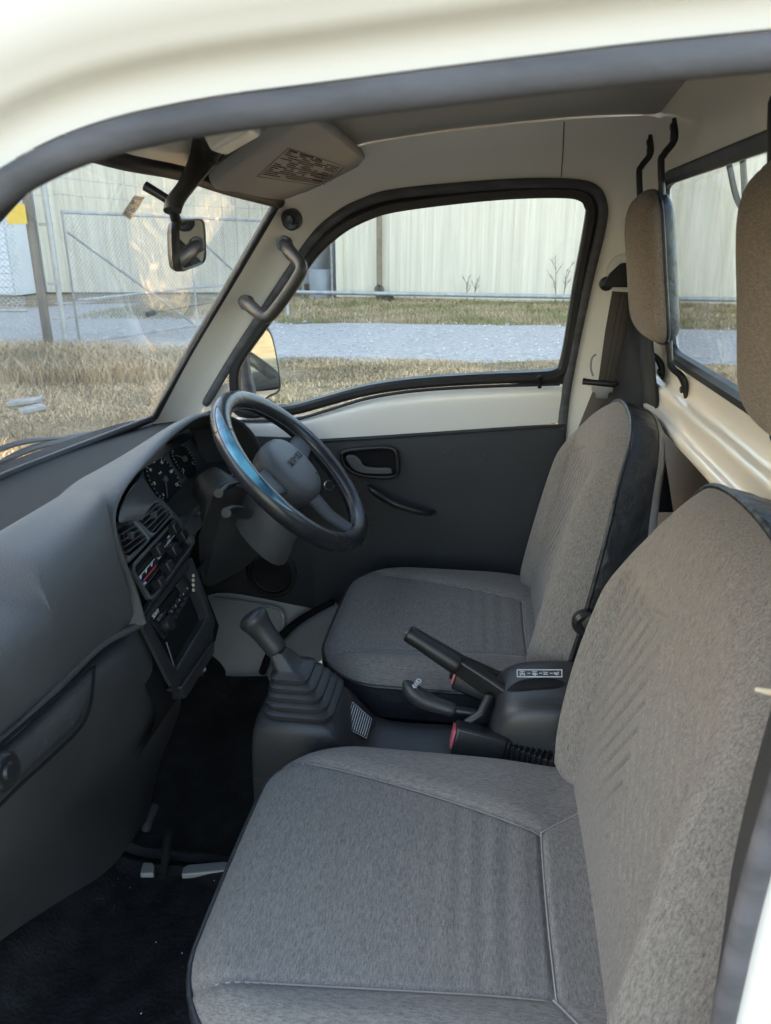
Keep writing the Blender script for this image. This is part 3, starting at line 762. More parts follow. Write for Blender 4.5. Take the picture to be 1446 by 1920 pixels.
# lower dashboard on the passenger side (glove box bulge, kick panel)
lw = MB()
rowsP = [
 [(-260, 1560, -.52), (-120, 1480, -.52), (0, 1397, -.52), (80, 1320, -.52), (150, 1250, -.52), (190, 1215, -.52), (230, 1188, -.52), (268, 1166, -.505), (292, 1166, -.53)],
 [(-260, 1610, -.505), (-120, 1520, -.50), (0, 1435, -.495), (80, 1360, -.492), (150, 1290, -.488), (195, 1250, -.488), (240, 1218, -.492), (280, 1198, -.495), (302, 1208, -.53)],
 [(-260, 1700, -.505), (-120, 1600, -.50), (0, 1510, -.495), (80, 1430, -.49), (160, 1350, -.485), (215, 1300, -.48), (265, 1262, -.482), (300, 1245, -.49), (312, 1245, -.52)],
 [(-260, 1790, -.53), (-120, 1690, -.525), (0, 1590, -.52), (80, 1510, -.515), (165, 1430, -.51), (235, 1370, -.50), (290, 1325, -.495), (340, 1300, -.49), (350, 1305, -.52)],
 [(-260, 1880, -.57), (-120, 1770, -.565), (0, 1670, -.56), (80, 1590, -.555), (160, 1510, -.555), (225, 1450, -.545), (270, 1405, -.53), (315, 1362, -.525), (325, 1365, -.56)],
 [(-260, 1930, -.60), (-120, 1830, -.60), (0, 1725, -.60), (80, 1660, -.60), (150, 1590, -.60), (205, 1535, -.59), (245, 1490, -.575), (278, 1455, -.57), (290, 1455, -.60)],
 [(-260, 1960, -.61), (-120, 1860, -.61), (0, 1762, -.61), (80, 1710, -.61), (140, 1672, -.61), (190, 1645, -.60), (235, 1600, -.59), (268, 1540, -.585), (280, 1540, -.61)],
]
grid([[P(a, b, x=c) for a, b, c in r] for r in rowsP], lw)
lp = build('lower_panel', lw, M['dash2'], dsh, sub=2)
gd = crom([P(a, b, x=c) for a, b, c in [(-20, 1415, -.493), (60, 1345, -.489), (130, 1285, -.486), (172, 1250, -.484), (176, 1262, -.484), (170, 1320, -.478), (150, 1365, -.478), (90, 1425, -.481), (40, 1470, -.484), (-20, 1530, -.487)]], 4)
build('glovebox_edge', tube(gd, .0022, 8), M['void'], lp)
build('seam_roll', tube([P(a, b, x=c) for a, b, c in [(-200, 1525, -.505), (0, 1390, -.505), (80, 1316, -.505), (150, 1246, -.505), (170, 1226, -.505), (200, 1202, -.505), (240, 1182, -.503), (266, 1168, -.497)]], .006, 10, smooth=4), M['dash'], lp)
# round latch button at the edge of the frame
lb = MB(); disc(P(3, 1446, x=-.478), (1, 0, .1), 0, 28, lb, rings=[(.020, 0), (.020, .006), (.017, .010), (.010, .009), (.008, .012)])
build('glovebox_latch', lb, M['dark'], lp)
# recess under the lower panel
rcs = MB(); pts = [P(a, b, x=-.577) for a, b in [(62, 1560), (85, 1500), (112, 1480), (150, 1492), (182, 1510), (140, 1530), (110, 1560), (90, 1600), (75, 1605)]]
build('cable_recess', plate(pts, (.003, 0, 0)), M['void'], lp, smooth=False)
hb_ = [P(a, b, x=c) for a, b, c in [(290, 1512, -.60), (276, 1545, -.60), (268, 1590, -.60), (255, 1630, -.60), (240, 1640, -.62)]]
build('heater_duct', tube(hb_, [.010, .011, .011, .012, .012], 10, smooth=4), M['dash2'], dsh)
build('drain_hose', tube([P(315, 1560, z=-.93), P(312, 1600, z=-.98), P(306, 1642, z=-1.04)], .007, 10, smooth=4), M['dark'], dsh)
build('bracket_bolt', tube([P(375, 1262, x=-.5), P(382, 1254, x=-.49)], [.007, .005], 10), M['chrome'], dsh)
# under-dash dark cover on the driver side
ud = MB(); grid([[V((-.52, 1.20, -.56)), V((-.50, 1.40, -.54)), V((-.49, 1.61, -.52))], [V((-.56, 1.19, -.66)), V((-.55, 1.40, -.66)), V((-.54, 1.61, -.66))], [V((-.72, 1.19, -.72)), V((-.72, 1.4, -.72)), V((-.72, 1.61, -.72))]], ud)
build('knee_cover', ud, M['dash2'], dsh, sub=1)

# ============================================================ STEERING
WC = V((-.358, 1.327, -.405)); al = math.radians(46)
wu = V((-math.cos(al), 0, math.sin(al))); wv = V((0, 1, 0)); wn = wv.cross(wu)
if wn.x < 0: wn = -wn
def wpt(r, deg, h=0):
    a = math.radians(deg); return WC+(wv*math.cos(a)+wu*math.sin(a))*r+wn*h
RM = .174
wheel = build('steering_wheel', tube([wpt(RM, k*5) for k in range(72)], .0185, 20, True), M['leather'], truck)
# stitched seams across the cover, inner stitching
sm = MB(); tube([wpt(RM-.0178, k*5, -.002) for k in range(72)], .0016, 6, True, mb=sm)
build('cover_stitching', sm, M['hub'], wheel)
for dg in (-47, 133):
    tube_ = [wpt(RM, dg)+(wpt(1, dg)-WC).normalized()*0 for _ in range(1)]
    c = wpt(RM, dg); rad = (wpt(1, dg)-WC).normalized()
    build('cover_joint', tube([c+(rad*math.cos(t*.3927)+wn*math.sin(t*.3927))*.0186 for t in range(16)], .0009, 6, True), M['seal'], wheel)
# blue inlays
def inlay(d0, d1, f, w0=.62):
    mb = MB(); rows = []
    n = 26
    for i in range(n+1):
        t = i/n; dg = d0+(d1-d0)*t; c = wpt(RM, dg); rad = (wpt(1, dg)-WC).normalized()
        wdt = w0*math.sin(math.pi*t)**.7*(1-.35*t)+.01
        mid_ = f(t); row = []
        for k in range(9):
            a = mid_+wdt*(k-4)/4
            row.append(c+(rad*math.cos(a)+wn*math.sin(a))*.0192)
        rows.append(row)
    grid(rows, mb); return mb, rows
mb, rws = inlay(112, 196, lambda t: .55+.55*t)
il = build('blue_inlay', mb, M['inlay'], wheel, sub=1)
e = [r[0] for r in rws]+[r[-1] for r in reversed(rws)]
build('inlay_edge', tube(e, .0011, 6, True), M['hub'], wheel)
mb, rws = inlay(168, 188, lambda t: 1.25+.35*t, .22)
build('inlay_insert', MB().add([v+wn*.0008 for v in mb.v], mb.f), M['leather'], wheel, sub=1)
# hub pad with its domed shape and spokes
def hubring(s, h, top=0):
    pts = []
    shape = [(-.062, .050), (-.035, .070), (0, .074), (.035, .070), (.062, .050), (.072, .02), (.070, -.02), (.055, -.050), (.025, -.066), (0, -.070), (-.025, -.066), (-.055, -.050), (-.070, -.02), (-.072, .02)]
    for a, b in shape: pts.append(WC+wv*a*s*1.08+wu*b*s*.98+wn*h)
    return crom(pts, 3, True)
hub = MB(); hr = [hubring(.92, -.035), hubring(1.0, -.02), hubring(1.0, -.002), hubring(.93, .009), hubring(.7, .015), hubring(.35, .018), hubring(.05, .019)]
grid([r for r in hr], hub, closed=True); hub.add(hr[-1], [tuple(range(len(hr[-1])))])
hubo = build('horn_pad', hub, M['hub'], wheel, sub=1)
for dg in (8, 172, -90):
    s0 = wpt(.060, dg, -.012); s1 = wpt(.110, dg, -.014); s2 = wpt(RM-.012, dg, -.004)
    t_ = (wpt(1, dg)-WC).normalized()
    w_ = .030 if dg != -90 else .026
    sp = MB(); cr3 = [(-w_, -.006), (w_, -.006), (w_, .004), (w_*.6, .008), (-w_*.6, .008), (-w_, .004)]
    sweep([s0, s0.lerp(s1, .5), s1, s2], cr3, wn, scale=[1, .95, .85, .75], mb=sp)
    build('spoke', sp, M['hub'], wheel, bevel=.003)
text('maker_name', 'SUZUKI', .021, WC+wn*.0190+wu*.012, wv, wu, M['dark'], hubo, ext=.0008, sx=1.05)
text('horn_mark', 'o', .008, WC+wn*.017-wu*.035+wv*.03, wv, wu, M['dark'], hubo, ext=.0005)
# steering column shroud with stalks and key
sc = MB(); c0 = WC-wn*.035; c1 = WC-wn*.15
rows = []
for t, w, h in [(0, .050, .045), (.15, .060, .055), (.5, .066, .062), (1, .062, .060)]:
    c = c0.lerp(c1, t)-wu*.012*t*4
    rows.append([c+wv*w*a+wu*h*b for a, b in [(-1, -.6), (-.9, .6), (-.5, 1), (.5, 1), (.9, .6), (1, -.6), (.6, -1.15), (0, -1.3), (-.6, -1.15)]])
grid(rows, sc, closed=True)
sc.add(rows[0], [tuple(range(9))])
col = build('column_shroud', sc, M['bezel'], truck, sub=1)
low = MB(); q = [P(398, 925, x=-.47), P(430, 900, x=-.45), P(500, 940, x=-.42), P(548, 975, x=-.42), P(500, 1035, x=-.46), P(452, 1075, x=-.49), P(395, 1108, x=-.52), P(372, 1090, x=-.54), P(376, 1010, x=-.52)]
build('lower_shroud', plate(q, (-.07, .10, .0)), M['dash2'], col, bevel=.014, bseg=5)
k0 = P(432, 962, x=-.425); st = MB()
tube([P(482, 968, x=-.445), P(462, 964, x=-.432), P(452, 962, x=-.426)], .006, 8, mb=st)
tube([P(466, 966, x=-.430), P(458, 962, x=-.426), P(436, 960, x=-.420), P(424, 962, x=-.418)], [.007, .012, .0125, .009], 12, mb=st)
build('control_stalk', st, M['dark'], col, bevel=.001)
st2 = MB(); tube([P(450, 905, x=-.46), P(425, 912, x=-.45), P(410, 925, x=-.44)], [.005, .006, .008], 10, mb=st2); build('wiper_stalk', st2, M['dark'], col)
kr = MB(); tube([P(618+9*math.cos(t*.52), 910+9*math.sin(t*.52), x=-.33) for t in range(12)], .0018, 6, True, mb=kr)
build('key_ring', kr, M['chrome'], col)

# ============================================================ GRAB HANDLE, GROMMET, VISOR, MIRRORS
gh = []
def Y(px, py, y): return P(px, py, y=y)
path = [Y(534, 456, 1.535), Y(545, 474, 1.50), Y(562, 492, 1.475), Y(565, 506, 1.465), Y(556, 524, 1.465), Y(535, 556, 1.468), Y(512, 586, 1.475), Y(500, 595, 1.478), Y(488, 590, 1.485), Y(472, 576, 1.51), Y(458, 565, 1.55)]
gr = MB(); tube(path, [.0135]*2+[.012]*7+[.0135]*2, 14, smooth=5, mb=gr)
disc(Y(531, 456, 1.522), (-.3, -1, .2), 0, 20, gr, rings=[(.015, -.012), (.0155, .0), (.0135, .003), (.008, .002), (.007, -.004)])
disc(Y(460, 567, 1.530), (-.3, -1, .2), 0, 20, gr, rings=[(.015, -.012), (.0155, .0), (.0135, .003), (.008, .002), (.007, -.004)])
build('grab_handle', gr, M['handle'], truck)
gm = MB(); disc(Y(546, 412, 1.515), (-.25, -1, -.2), 0, 32, gm, rings=[(.020, -.01), (.020, .003), (.0165, .006), (.012, .002), (.008, .001), (.0075, .006), (.004, .007)])
build('pillar_grommet', gm, M['black'], truck)

# sun visor (driver) tilted down from the header
vis = [P(398, 337, x=-.40), P(550, 226, x=-.26), P(585, 222, x=-.235), P(676, 286, x=-.245), P(680, 294, x=-.25), P(650, 335, x=-.30), P(600, 358, x=-.345), P(562, 366, x=-.375), P(540, 370, x=-.395), P(510, 366, x=-.41), P(440, 352, x=-.41)]
vn = (vis[1]-vis[0]).cross(vis[3]-vis[0]).normalized()
if vn.z < 0: vn = -vn
c = sum(vis, V())/len(vis)
vis = [p-vn*(p-c).dot(vn) for p in vis]
vloop = respl(crom(vis, 4, True), 80)
vm = MB(); lay = [(.985, -.002), (1, .004), (1, .012), (.98, .018), (.9, .020)]
rws = [[c+(p-c)*s+vn*h for p in vloop] for s, h in lay]
bot = [[c+(p-c)*s-vn*(.004 if s < .98 else .002) for p in vloop] for s in (.02, .5, .9, .96)]
grid(bot+rws, vm, closed=True); vm.add(bot[0], [tuple(range(80))]); vm.add(rws[-1], [tuple(range(80))]); 
visr = build('sun_visor', vm, M['visor'], truck)
# printed warning label: rows of tiny marks under the visor
lb = MB()
def vpp(px, py):
    p = P(px, py, pl=(tuple(vn), vn.dot(c)-.0052)); return p
q4 = [vpp(482, 331), vpp(541, 278), vpp(646, 312), vpp(610, 350)]
def vq(u, v): return q4[0].lerp(q4[1], u).lerp(q4[3].lerp(q4[2], u), v)
ed = [vq(0, 0), vq(1, 0), vq(1, 1), vq(0, 1)]
for a, b in zip(ed, ed[1:]+ed[:1]): tube([a, b], .0004, 4, mb=lb)
for k in range(14):
    u = .95-.065*k; v = .04
    while v < (.95 if k % 5 else .5):
        w_ = random.uniform(.02, .07)
        if random.random() < .75: tube([vq(u, v), vq(u, min(v+w_, .97))], .00085 if k else .0016, 4, mb=lb)
        v += w_+.012
for k in range(3): tube([vq(.45-.12*k, .70), vq(.45-.12*k, .88)], .001, 4, mb=lb)
build('warning_print', lb, M['ink'], visr)
# second visor folded up on the passenger side
v2 = MB()
q = [V((-.425, .96, .105)), V((-.30, .97, .160)), V((-.29, .55, .155)), V((-.41, .53, .09))]
v2 = plate(respl(rquad(q, .12), 40), (0, 0, .014))
build('sun_visor', v2, M['visor'], truck, bevel=.004)
# pivot bracket and its cover near the mirror
pb = MB(); box(P(436, 250, x=-.325), (V((1, .1, .5)), V((0, 1, 0)), V((-.5, 0, 1))), (.028, .026, .013), pb)
build('visor_bracket', pb, M['cream'], truck, bevel=.006)
# interior mirror: stalk down from the header, housing and glass
stalk = [P(392, 252, x=-.375), P(380, 300, x=-.395), P(352, 345, x=-.402), P(330, 374, x=-.405), P(323, 396, x=-.405)]
ms = MB(); tube(stalk, [.024, .020, .0135, .013, .012], 12, smooth=5, flat=.6, mb=ms)
box(P(405, 258, x=-.385), (V((1, .2, .4)), V((0, 1, 0)), V((-.4, 0, 1))), (.022, .018, .007), ms)
rvm = build('rear_view_mirror', ms, M['handle'], truck, bevel=.002)
build('stalk_lever', tube([P(324, 380, x=-.41), P(295, 362, x=-.43), P(273, 349, x=-.445)], [.006, .006, .0065], 10), M['dark'], rvm)
mc = P(347, 458, x=-.42)
mx = (V((.30, 1, 0))).normalized()
mu = V((.12, 0, 1)); mu = (mu-mx*mu.dot(mx)).normalized(); mn = mx.cross(mu).normalized()
if mn.y > 0: mn = -mn
# the glass faces the driver: its plane is found from its picture outline
mq = [P(330, 412, x=-.402), P(380, 410, x=-.434), P(383, 492, x=-.430), P(333, 510, x=-.398)]
mn = (mq[1]-mq[0]).cross(mq[3]-mq[0]).normalized()
if mn.x < 0: mn = -mn
mloop = respl(rquad(mq, .22), 40); mcc = sum(mloop, V())/40
hs = MB(); rws = [[mcc+(p-mcc)*s+mn*h for p in mloop] for s, h in [(.93, .002), (1.0, .004), (1.06, .001), (1.07, -.005), (1.0, -.011), (.8, -.016)]]
grid(rws, hs, closed=True); hs.add(rws[-1], [tuple(range(40))])
build('mirror_housing', hs, M['dark'], rvm)
build('mirror_glass', plate([mcc+(p-mcc)*.95+mn*.002 for p in mloop], -mn*.003), M['mirror'], rvm, smooth=False)
build('mirror_ball', tube([P(325, 393, x=-.405), P(330, 412, x=-.407)], [.006, .007], 10), M['dark'], rvm)

# driver's door mirror outside
dm = [P(466, 650, y=1.86), P(480, 622, y=1.86), P(500, 616, y=1.85), P(513, 640, y=1.84), P(524, 700, y=1.84), P(525, 732, y=1.85), P(505, 742, y=1.86), P(478, 748, y=1.87)]
dml = respl(crom(dm, 3, True), 40); dc = sum(dml, V())/40
dn = V((.33, -1, .04)).normalized()
dml = [p-dn*(p-dc).dot(dn) for p in dml]
hs = MB(); rws = [[dc+(p-dc)*s+dn*h for p in dml] for s, h in [(.95, .0), (1.0, .003), (1.05, -.003), (1.06, -.02), (.95, -.05), (.6, -.065)]]
grid(rws, hs, closed=True); hs.add(rws[-1], [tuple(range(40))])
dmo = build('door_mirror', hs, M['dark'], truck)
build('door_mirror_glass', plate([dc+(p-dc)*.96+dn*.001 for p in dml], -dn*.003), M['mirror'], dmo, smooth=False)
build('mirror_arm', tube([P(455, 655, y=1.75), P(460, 700, y=1.78), P(468, 745, y=1.80), P(462, 790, y=1.70)], [.016, .018, .024, .026], 12, smooth=4, flat=.7), M['seal'], dmo)

# ============================================================ SEATS
def smooth01(t): t = max(0, min(1, t)); return t*t*(3-2*t)
def cushion(y0, parent):
    # plan outline in (x, y-y0): front corners large radius
    half = .238; xf, xr = -.272, .190
    pts = []
    def arc(cx, cy, r, a0, a1, n=10):
        for k in range(n+1):
            a = math.radians(a0+(a1-a0)*k/n); pts.append((cx+r*math.cos(a), cy+r*math.sin(a)))
    arc(xr-.03, half-.03, .03, 0, 90); arc(xf+.11, half-.11, .11, 90, 180); arc(xf+.11, -half+.11, .11, 180, 270); arc(xr-.03, -half+.03, .03, 270, 360)
    lp = respl([V((a+(-.012*(1-(b/half)**2) if a < xf+.15 else 0), b, 0)) for a, b in pts], 220)
    cx = -.06
    fr = [k/120 for k in range(121)]
    def SYf(x, s):
        t = max(0, min(1, (x+.25)/.34))
        return .167-.097*t**1.35 if s > 0 else .170-.025*t
    XR = .090
    def hgt(x, y, t):
        z = -.694+.014*(1-(y/half)**2)*1.0-.004*smooth01((x+.0)/.15)
        z -= .022*max(0, (t-.82)/.18)**2.2
        # boundary between centre panel and bolsters
        for s in (-1, 1):
            dl = y*s-SYf(x, s)
            z += .007*smooth01((dl+.01)/.04)*(1-smooth01((x-XR+.05)/.09))*(1-.9*max(0, (t-.8)/.2))
            if x < XR: z -= .005*math.exp(-(dl/.004)**2)
        sy = SYf(x, y)
        if abs(y) < sy:
            d2 = x-XR-.01*(y/half)**2; z -= .005*math.exp(-(d2/.004)**2); z += 0
            if d2 < 0: z += .0008*math.sin(x*2*math.pi/.030+math.sin(x*40+y*6))*smooth01((x+.10)/.15)
        if x > XR-.012 and abs(y) >= sy:
            # mitre seam to the rear corner
            d3 = (x-XR)-(abs(y)-sy)*1.1
            z -= .003*math.exp(-(d3/.004)**2)
        return z
    mb = MB(); rows = []; uvm = []
    for t in fr[1:]:
        rows.append([V((cx+(p.x-cx)*t, y0+p.y*t, hgt(cx+(p.x-cx)*t, p.y*t, t))) for p in lp])
    rows[0] = [V((cx, y0, hgt(cx, 0, 0))) for _ in lp]
    grid(rows, mb, closed=True)
    mb.m = []
    for f in mb.f:
        c = sum((mb.v[i] for i in f), V())/len(f)
        mb.m.append(0 if abs(c.y-y0) < SYf(c.x, c.y-y0) else 1)
    cu = build('seat_cushion', mb, [M['fabv'], M['fabu']], parent, uvf=lambda v, i: (v.x+y0*3.7, v.y, v.z), angle=180)
    def sewn(pts):
        out = []
        for x, y in pts:
            # fraction of the way to the outline, for the edge drop
            d_ = V((x-cx, y, 0)); t_ = 0
            for p in lp:
                e_ = V((p.x-cx, p.y, 0))
                if e_.length and d_.length and e_.normalized().dot(d_.normalized()) > .9985: t_ = max(t_, d_.length/e_.length)
            out.append(V((x, y0+y, hgt(x, y, min(t_, 1))+.0012)))
        return tube(out, .0009, 5)
    for s_ in (-1, 1):
        build('stitch_line', sewn([(x_, s_*SYf(x_, s_)) for x_ in [-.262+(XR+.262)*k/40 for k in range(41)]]), M['thread'], cu)
        build('stitch_line', sewn([(XR+.05*k/12, s_*(SYf(XR, s_)+.05*k/12/1.1)) for k in range(13)]), M['thread'], cu)
    build('stitch_line', sewn([(XR+.01*(y_/half)**2, y_) for y_ in [-.145+.215*k/30 for k in range(31)]]), M['thread'], cu)
    edge = rows[-1]
    build('piping', tube([edge[k] for k in range(0, 220, 2)], .0035, 8, True), M['vinyl'], cu)
    sk = MB(); r2 = [[p+V((0, 0, -.002)) for p in edge], [V((cx+(p.x-cx)*1.012, y0+(p.y-y0)*1.012, p.z-.02)) for p in edge], [V((cx+(p.x-cx)*1.0, y0+(p.y-y0)*1.0, -.775)) for p in edge], [V((cx+(p.x-cx)*.9, y0+(p.y-y0)*.9, -.80)) for p in edge]]
    grid(r2, sk, closed=True); build('cushion_skirt', sk, M['vinyl'], cu)
    pd = MB(); box((-.05, y0, -.92), None, (.22, .21, .115), pd)
    build('seat_base', pd, M['void'], parent, bevel=.02)
    return cu
def backrest(y0, parent, wide=1.0):
    near = wide > 1
    if near: y0 = .667
    CH = .0040 if near else .0060; SY = .185 if near else .135; BH = .036 if near else .024
    O = V((.155 if near else .122, y0, -.715)); up = V((.065 if near else .100, 0, .456 if near else .450)); L = up.length; up.normalize(); nn = V((-up.z, 0, up.x))  # nn points to the front
    half = .238*wide
    pts = [(half-.012, .0), (half, .06), (half, .14), (half-.010, .22), (half-.030, .30), (half-.058, .37), (half-.098, .422), (half-.155, .455), (0, .466)]
    outl = [(a, b) for a, b in pts]+[(-a, b) for a, b in reversed(pts[:-1])]
    outl = crom([V((a, b, 0)) for a, b in outl], 8)+[V((-half+.05, -.02, 0)), V((0, -.03, 0)), V((half-.05, -.02, 0))]
    outl = [V((p.x, p.y*(1+(wide-1)*.6), 0)) for p in outl]; lp = respl(outl, 240); cc = V((0, .2, 0))
    def hgt(y, s, t):
        w = half
        h = .018+.012*(s/.46)-.012*smooth01((s-.36)/.1)
        sy = SY-.02*smooth01((s-.2)/.25)
        ins = abs(y) < sy and s < .36
        h += BH*smooth01((abs(y)-sy+.01)/.05)*(1-smooth01((s-.30)/.12))*(1-max(0, (t-.75)/.25)**2)
        for sg in (-1, 1): h -= .005*math.exp(-((y*sg-sy)/.0045)**2)*(1-smooth01((s-.33)/.05))
        h -= .003*math.exp(-((s-.375+abs(y)*.35)/.004)**2)*(1 if abs(y) < sy+.01 else 0)
        # chevron quilting in the centre panel
        if abs(y) < sy:
            q = (s*.9+abs(y)*1.25) % .030-.015
            h -= CH*math.exp(-(q/.0032)**2)*(1-smooth01((s-.34)/.03))*smooth01((s-.09)/.05)
        h -= .034*max(0, (t-.80)/.20)**2.2
        return h
    mb = MB(); rows = []
    nr = 170
    for i in range(nr+1):
        t = i/nr
        rows.append([O+V((0, 1, 0))*(cc.x+(p.x-cc.x)*t)+up*(cc.y+(p.y-cc.y)*t)+nn*hgt(cc.x+(p.x-cc.x)*t, cc.y+(p.y-cc.y)*t, t) for p in lp])
    grid(rows, mb, closed=True)
    def zone(f):
        c = sum((mb.v[i] for i in f), V())/len(f)-O; s = c.dot(up); y = abs(c.y)
        sy = SY-.02*smooth01((s-.2)/.25)
        return 0
    mb.m = [zone(f) for f in mb.f]
    bk = build('backrest', mb, [M['fabu'], M['fabv']], parent, uvf=lambda v, i: ((v-O).dot(up)+y0*2, v.y, (v-O).dot(nn)), angle=180)
    e = rows[-1]
    build('piping', tube([e[k] for k in range(0, 240, 2)], .0038, 8, True), M['vinyl'], bk)
    sd = MB()
    def lay(s, d):
        cw = O+up*.2
        # the shell is deeper towards the hinge than at the top
        return [cw+(p-cw-nn*(p-cw).dot(nn))*s+nn*((p-cw).dot(nn) if d == 0 else d*(1+1.1*(1-smooth01((p-O).dot(up)/.40)))) for p in e]
    grid([lay(1, 0), lay(1.005, -.02), lay(1.0, -.045), lay(.985, -.062)], sd, closed=True)
    build('side_cover', sd, M['vinyl'], bk)
    bs = MB(); ls = [lay(.99, -.062), lay(.975, -.071), lay(.93, -.078), lay(.5, -.082), lay(.02, -.082)]
    grid(ls, bs, closed=True)
    build('back_cover', bs, M['visor'], bk)
    # recliner lever on the inboard side
    sgn = -1 if y0 > YC else 1
    yy = y0+sgn*(half+.008)
    a = V((.170, yy, -.563)); lv = MB()
    disc(a-V((0, sgn*.006, 0)), (0, sgn, 0), 0, 24, lv, rings=[(.021, 0), (.021, .012), (.016, .018), (.007, .018), (.006, .012)])
    build('recliner_pivot', lv, M['dark'], bk)
    build('recliner_lever', tube([a+V((0, sgn*.012, 0)), a+V((.012, sgn*.018, .016)), a+V((.024, sgn*.02, .030)), a+V((.033, sgn*.018, .042)), a+V((.036, sgn*.014, .052))], [.012, .0105, .0095, .0085, .005], 12, smooth=4, flat=.7), M['dark'], bk)
    return bk
def seat_root(name, y0, label):
    fr_ = MB(); tube([V((-.20, y0-.18, -1.04)), V((.20, y0-.18, -1.04))], .012, 8, mb=fr_); tube([V((-.20, y0+.18, -1.04)), V((.20, y0+.18, -1.04))], .012, 8, mb=fr_)
    s = build(name, fr_, M['dark'], truck, label=label)
    cushion(y0, s); backrest(y0, s, 1.0 if y0 > YC else 1.11); return s
Yd, Yp = 1.328, .682
seat_root('driver_seat', Yd, 'grey cloth seat by the far door, facing the steering wheel')
seat_root('passenger_seat', Yp, 'grey cloth seat nearest the camera, in the foreground')

# ---- headrests carried on two black bars screwed to the rear wall
def headrest(yc, label):
    hr = MB(); hw = .116 if yc > 1 else .130; kz = .80 if yc > 1 else .84
    cz = -.042 if yc > 1 else -.056; cx = .252
    upv = V((-.17, 0, 1)).normalized(); n_ = V((-1, 0, -.17)).normalized()
    c = V((cx, yc, cz))
    outl = crom([V((a, b, 0)) for a, b in [(hw*.97, .0), (hw*.97, .08), (hw*.90, .125), (hw*.62, .145), (0, .150), (-hw*.62, .145), (-hw*.90, .125), (-hw*.97, .08), (-hw*.98, 0), (-hw*1.0, -.08), (-hw*.95, -.125), (-hw*.62, -.142), (0, -.145), (hw*.62, -.142), (hw*.95, -.125), (hw*1.0, -.08)]], 5, True)
    rows = []
    for s, h in [(0.02, .024), (.3, .0235), (.6, .021), (.8, .0165), (.92, .009), (.98, .002), (1.0, -.008)]:
        rows.append([c+V((0, 1, 0))*p.x*s+upv*p.y*s*kz+n_*h for p in outl])
    grid(rows, hr, closed=True); hr.add(rows[0], [tuple(range(len(rows[0])))])
    # bars first (the part), pad pieces are its sub-parts
    bars = MB()
    for dy in (-.085, .095):
        y = yc+dy
        pth = [Rp(y, .172, -.006), Rp(y, .150, -.007), Rp(y, .138, -.010), Rp(y, .122, -.024), Rp(y, .10, -.028), Rp(y, -.05, -.028), Rp(y, -.165, -.028), Rp(y, -.188, -.026), Rp(y, -.200, -.014), Rp(y, -.214, -.007), Rp(y, -.238, -.006)]
        tube(pth, [.003, .006, .0052, .0052, .0052, .0052, .0052, .0052, .0055, .006, .003], 10, smooth=3, mb=bars)
    hb0 = build('headrest', bars, M['dark'], truck, label=label)
    build('headrest_pad', hr, M['fabb'], hb0, sub=1, uvf=lambda v, i: (v.z, v.y, v.x))
    sd = MB(); b0 = rows[-1]; cw = c
    rr = [[p for p in b0]]+[[cw+V((0, 1, 0))*p.x*s+upv*p.y*s*kz+n_*h for p in outl] for s, h in [(1.0, -.011), (.985, -.020), (.93, -.027), (.80, -.030), (.02, -.031)]]
    grid(rr, sd, closed=True); build('headrest_back', sd, M['vinyl'], hb0, sub=1)
    build('piping', tube([b0[k] for k in range(0, len(b0), 2)], .0030, 8, True), M['vinyl'], hb0)
    for dy in (-.085, .095):
        for z, o in ((.160, -.010), (-.224, -.012)): build('screw', disc(Rp(yc+dy, z, o+.002), (-1, 0, -.17), 0, 12, None, rings=[(.006, 0), (.0055, .004), (.002, .005)]), M['dark'], hb0)
headrest(1.350, 'brown cloth headrest on bars in front of the far end of the rear window')
headrest(.690, 'brown cloth headrest cut off by the right edge of the photo')

# ============================================================ CONSOLE, LEVERS, BUCKLES
cn = MB()
# raised box under the gear lever, low tunnel, rear hump
def ringc(x, y0, y1, zt, zb, r=.02):
    return [V((x, y0-.012, zb)), V((x, y0-.002, zb*.5+zt*.5)), V((x, y0+.004, zt-r)), V((x, y0+r, zt)), V((x, (y0+y1)/2, zt+.002)), V((x, y1-r, zt)), V((x, y1-.004, zt-r)), V((x, y1+.002, zb*.5+zt*.5)), V((x, y1+.012, zb))]
secs = [(-.338, .935, 1.065, -.79, -1.05), (-.342, .93, 1.07, -.71, -1.05), (-.334, .93, 1.07, -.692, -1.05), (-.28, .925, 1.075, -.686, -1.05), (-.225, .925, 1.08, -.686, -1.05), (-.205, .925, 1.08, -.697, -1.05), (-.17, .93, 1.08, -.745, -1.05), (-.14, .93, 1.08, -.757, -1.05), (-.05, .93, 1.085, -.757, -1.05), (.02, .93, 1.09, -.757, -1.05), (.12, .93, 1.09, -.757, -1.05), (.36, .93, 1.09, -.757, -1.05)]
rows = [ringc(*s) for s in secs]; grid(rows, cn); cn.add(rows[0], [tuple(range(9))])
cons = build('centre_console', cn, M['console'], truck, sub=2)
hm = MB()
hrows = []
for x, y0, y1, zt in [(.018, .955, 1.085, -.745), (.020, .955, 1.085, -.715), (.034, .95, 1.09, -.660), (.058, .94, 1.095, -.638), (.10, .935, 1.10, -.630), (.16, .935, 1.10, -.628), (.24, .935, 1.10, -.63), (.36, .935, 1.10, -.635)]:
    hrows.append(ringc(x, y0, y1, zt, -.79, .018))
grid(hrows, hm); hm.add(hrows[0], [tuple(range(9))])
hump = build('brake_cover', hm, M['console'], cons, sub=2)
